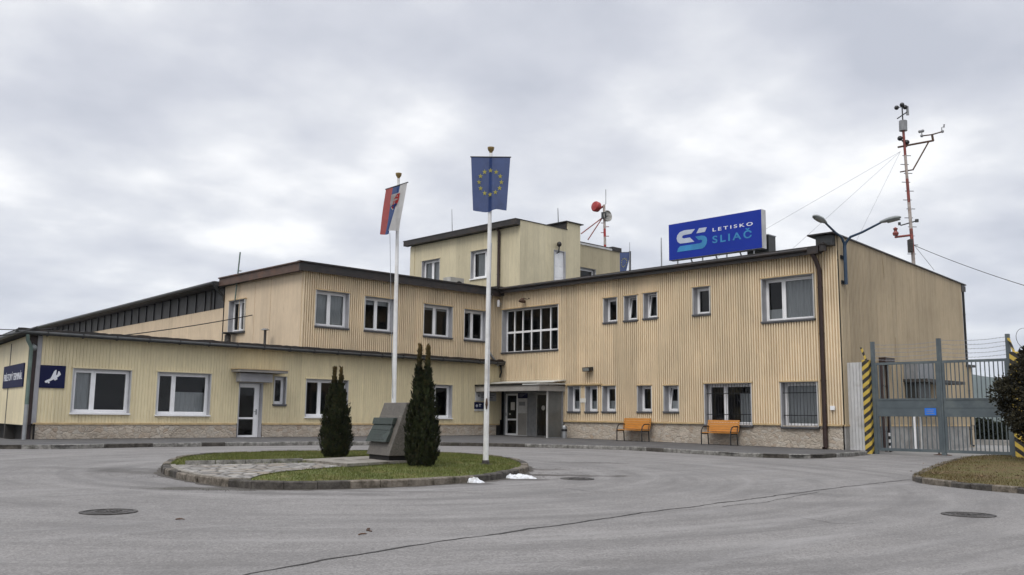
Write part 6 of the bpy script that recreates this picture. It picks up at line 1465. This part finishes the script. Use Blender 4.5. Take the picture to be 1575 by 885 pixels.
bm = bmesh.new(); a, b = V(235, 120), V(262, 222); c_ = (a+b)/2; hexa(bm, [V(232,222)-FH*.02, V(266,222)-FH*.02, V(266,222)+FH*.02, V(232,222)+FH*.02, V(236,108)-FH*.02, V(258,108)-FH*.02, V(258,108)+FH*.02, V(236,108)+FH*.02]); fin('wind_vane', bm, M['boardgrey'], t)
bm = bmesh.new()
for c_, e_ in (((155, 508), (205, 560)), ((240, 556), (215, 600))):
    p = V(*c_); tube(bm, [p, V(*e_)], .03, 6); lathe(bm, p, [(.11*math.sin(math.pi*k/8)+.001, -.11*math.cos(math.pi*k/8)) for k in range(9)], 10)
fin('horn', bm, M['black'], t)
bm = bmesh.new(); tube(bm, [V(130, 618), V(240, 596), V(570, 535)], .045, 8); tube(bm, [V(566, 540), V(553, 468)], .05, 8); tube(bm, [V(425, 478), V(550, 462), V(680, 425)], .03, 8); tube(bm, [V(510, 552), W(482, 335)], .032, 8); tube(bm, [W(427, 345), W(484, 335)], .03, 8)
fin('side_boom', bm, M['rust'], t, smooth=True)
bm = bmesh.new(); tube(bm, [V(425, 478), V(424, 425)], .02, 6); tube(bm, [V(672, 425), V(672, 372)], .02, 6); tube(bm, [V(672, 378), V(695, 360)], .012, 5)
for c_ in ((400, 424), (436, 416), (425, 476), (680, 422)): lathe(bm, V(*c_), [(.07*math.sin(math.pi*k/6)+.001, -.07*math.cos(math.pi*k/6)) for k in range(7)], 8)
hexa(bm, [V(693,375)-FH*.015, V(706,375)-FH*.015, V(706,375)+FH*.015, V(693,375)+FH*.015, V(693,335)-FH*.015, V(710,332)-FH*.015, V(710,332)+FH*.015, V(693,335)+FH*.015])
fin('boom_sensor', bm, M['boardgrey'], t)
bm = bmesh.new(); tube(bm, [W(405, 622), W(470, 614)], .05, 8); lathe(bm, W(408, 610)-Z*.05, [(.10, 0), (.13, .1), (.06, .2), (.1, .3), (.02, .36)], 10); fin('lower_arm', bm, M['redm'], t)
bm = bmesh.new(); tube(bm, [W(424, 565), W(430, 572), W(500, 552)], .028, 6); lathe(bm, W(424, 565), [(.06, -.06), (.06, .06)], 8); lathe(bm, W(498, 552), [(.08, -.06), (.08, .06)], 8); fin('hook_arm', bm, M['gutter'], t)
bm = bmesh.new(); a = W(463, 665); pbox(bm, PW, PW.hit(o[0]+456/s, o[1]+665/s)[0], PW.hit(o[0]+470/s, o[1]+665/s)[0], .05, .3, a.z-.25, a.z+.3); fin('switch_box', bm, M['iron'], t)
g0 = W(428, 258)
def guy(label, p1): cable('guy_wire', label, [g0, p1], .006, M['wirelight'], .0, 'guy wire')
pg = lambda x_, y_, X: px_x(x_, y_, X)
a = Vector((31.0, 21.5, 7.02)); guy('guy wire reaching down to the roof by the billboard', a)
a = Vector((30.6, 17.2, 7.02)); guy('guy wire reaching down to the roof near the lamp corner', a)
a = Vector((34.0, 16.5, 6.95)); guy('steep guy wire down to the middle of the roof', a)
cable('guy_wire', 'long dark stay wire sloping down to the right of the mast', [W(487, 657), at_depth(mbz-FH*6+RH*6, 1640, 458)], .014, M['wire'], .12, 'guy wire')
cable('guy_wire', 'short thin stay at the foot of the mast', [W(490, 660), px_y(1437, 416, 15.3)], .010, M['wirelight'], 0, 'guy wire')
# ------------------------------------------------------------------ microwave mast
mw = px_y(931, 377, 33.6); mw.z = 10.0; PMW = facing(mw); o3, s3 = (860, 280), 5.53
X = lambda x_, y_: PMW.pt(*(lambda h: (h[0], 0, h[1]))(PMW.hit(o3[0]+x_/s3, o3[1]+y_/s3)))
t = thing('dish_mast', 'short red and white mast with two dish antennas on the rear rooftop box', 'mast', mw)
bm = bmesh.new(); a, b = mw, X(382, 195)
for k in range(7): tube(bm, [a.lerp(b, k/7), a.lerp(b, (k+1)/7)], .075, 10, k % 2)
fin('pole', bm, [M['whitem'], M['red']], t, smooth=True)
bm = bmesh.new(); c_ = X(318, 212); axd = (-RH*.75-FH*.55+Z*.1).normalized(); lathe(bm, c_-axd*.25, [(.05, -.1), (.10, 0), (.29, .14), (.31, .36), (.26, .43), (.01, .47)], 24, axis=axd); tube(bm, [c_-axd*.3, X(382, 205)], .06, 8); fin('red_dish', bm, M['red'], t, smooth=True)
bm = bmesh.new(); c_ = X(408, 290); axd = (RH*.6-FH*.75+Z*.05).normalized(); lathe(bm, c_-axd*.1, [(.05, -.08), (.22, -.04), (.32, .03), (.33, .17), (.30, .18), (.27, .10), (.01, .06)], 24, axis=axd); lathe(bm, c_, [(.03, -.05), (.03, .2), (.09, .22), (.09, .25)], 10, axis=axd); fin('white_dish', bm, M['ac'], t, smooth=True)
bm = bmesh.new(); lathe(bm, c_-RH*.2-FH*.1, [(.15, -.18), (.15, .18)], 10); fin('bracket', bm, M['gutter'], t)
for e_ in ((180, 452), (238, 502)):
    bm = bmesh.new(); tube(bm, [X(368, 305), X(*e_)-FH*.6-Z*.05], .035, 6); fin('brace', bm, M['redm'], t, smooth=True)
bm = bmesh.new(); 
for k, y_ in enumerate((350, 382, 432, 462)): tube(bm, [X(355 if k % 2 == 0 else 380, y_), X(385 if k % 2 == 0 else 425, y_)], .022, 6)
fin('step', bm, M['redm'], t)
bm = bmesh.new(); tube(bm, [X(386, 200), X(397, 185), X(397, 65)], .022, 6); fin('whip_antenna', bm, M['steel'], t)
# litter of twigs and leaves on the asphalt
for px, py, L_, an, lab in ((568, 815, .13, 1.9, 'bent dark twig lying on the open asphalt'), (558, 822, .05, .8, 'short twig fragment beside the bent twig'), (277, 799, .05, 0, 'tiny dark pebble right of the left manhole cover')):
    c = G(px, py, .006); bm = bmesh.new(); d_ = RH*math.cos(an)+FH*math.sin(an); e_ = Vector((-d_.y, d_.x, 0))
    tube(bm, [c-d_*L_, c-d_*L_*.3+e_*L_*.25+Z*.004, c+d_*L_*.4-e_*L_*.1+Z*.006, c+d_*L_], [.006, .008, .007, .003], 5); tag(fin('twig', bm, M['rust'], None, c), lab, 'twig', 'litter on the asphalt')

# ------------------------------------------------------------------ the air
bm = bmesh.new(); wbox(bm, -60, 3950, -3000, 3950, -8, 190)
hz = bpy.data.materials.new('haze_air'); hz.use_nodes = True; nt = hz.node_tree; nt.nodes.remove(nt.nodes['Principled BSDF'])
pv_ = N(nt, 'ShaderNodeVolumePrincipled'); pv_.inputs['Color'].default_value = (.74, .85, 1, 1); pv_.inputs['Density'].default_value = .5/4200; pv_.inputs['Anisotropy'].default_value = .2
nt.links.new(pv_.outputs[0], nt.nodes['Material Output'].inputs['Volume'])
hzo = fin('haze', bm, hz, kind='stuff'); tag(hzo, 'thin pale haze in front of the far wooded hills', 'haze')

# grit washed against the island kerb, dead leaves on the verge and the lawn
def grit(name, label, spots, n, mt, size, flat, cat, zf):
    bm = bmesh.new()
    for k in range(n):
        c_, rx, ry = spots[k % len(spots)]; u, v_ = random.gauss(0, .45), random.gauss(0, .45)
        p = c_+RH*u*rx+FH*v_*ry; sz = random.uniform(.4, 1)*size; z = zf(p.x, p.y)
        a = random.uniform(0, 6.28); e1 = Vector((math.cos(a), math.sin(a), random.gauss(0, .25))); e2 = Vector((-math.sin(a), math.cos(a), random.gauss(0, .25)))
        q0 = [bm.verts.new(p*1-Z*p.z+Z*(z+.004)+e1*sz*f1+e2*sz*f2*(.6 if flat else .9)) for f1, f2 in ((-1, 0), (-.1, .8), (1, .1), (.1, -.8))]
        if flat: bm.faces.new(q0)
        else:
            tp_ = bm.verts.new(Vector((p.x, p.y, z+sz*.9)))
            for i in range(4): bm.faces.new((q0[i], q0[(i+1)%4], tp_))
    o_ = fin(name, bm, mt, None, spots[0][0], recalc=False); tag(o_, label, cat); o_['kind'] = 'stuff'
M['gritm'] = plain('dark_grit', (.06, .052, .045), .95, .5, 30); M['deadleaf'] = plain('dead_leaf', (.12, .075, .035), .8, .4, 20)
rz_ = lambda x_, y_: road(y_)
grit('grit', 'dark grit and soil washed against the right end of the island kerb', [(G(840,729), 1.3, .7), (G(870,722), 1.6, .8), (G(820,735), .5, .4), (G(250,733), .5, .6), (G(905,712), 1.5, .7), (G(330,754), .9, .3)], 900, M['gritm'], .011, False, 'grit', rz_)
grit('dead_leaves', 'brown dead leaves scattered on the grassy verge under the bush', [(G(1540,735), 1.6, 1.6), (G(1500,725), 1.2, 1.4), (G(1560,745), 1.0, .8), (G(1450,738), .7, .5)], 420, M['deadleaf'], .035, True, 'leaves', lambda x_, y_: road(y_)+.115+random.uniform(0, .03))
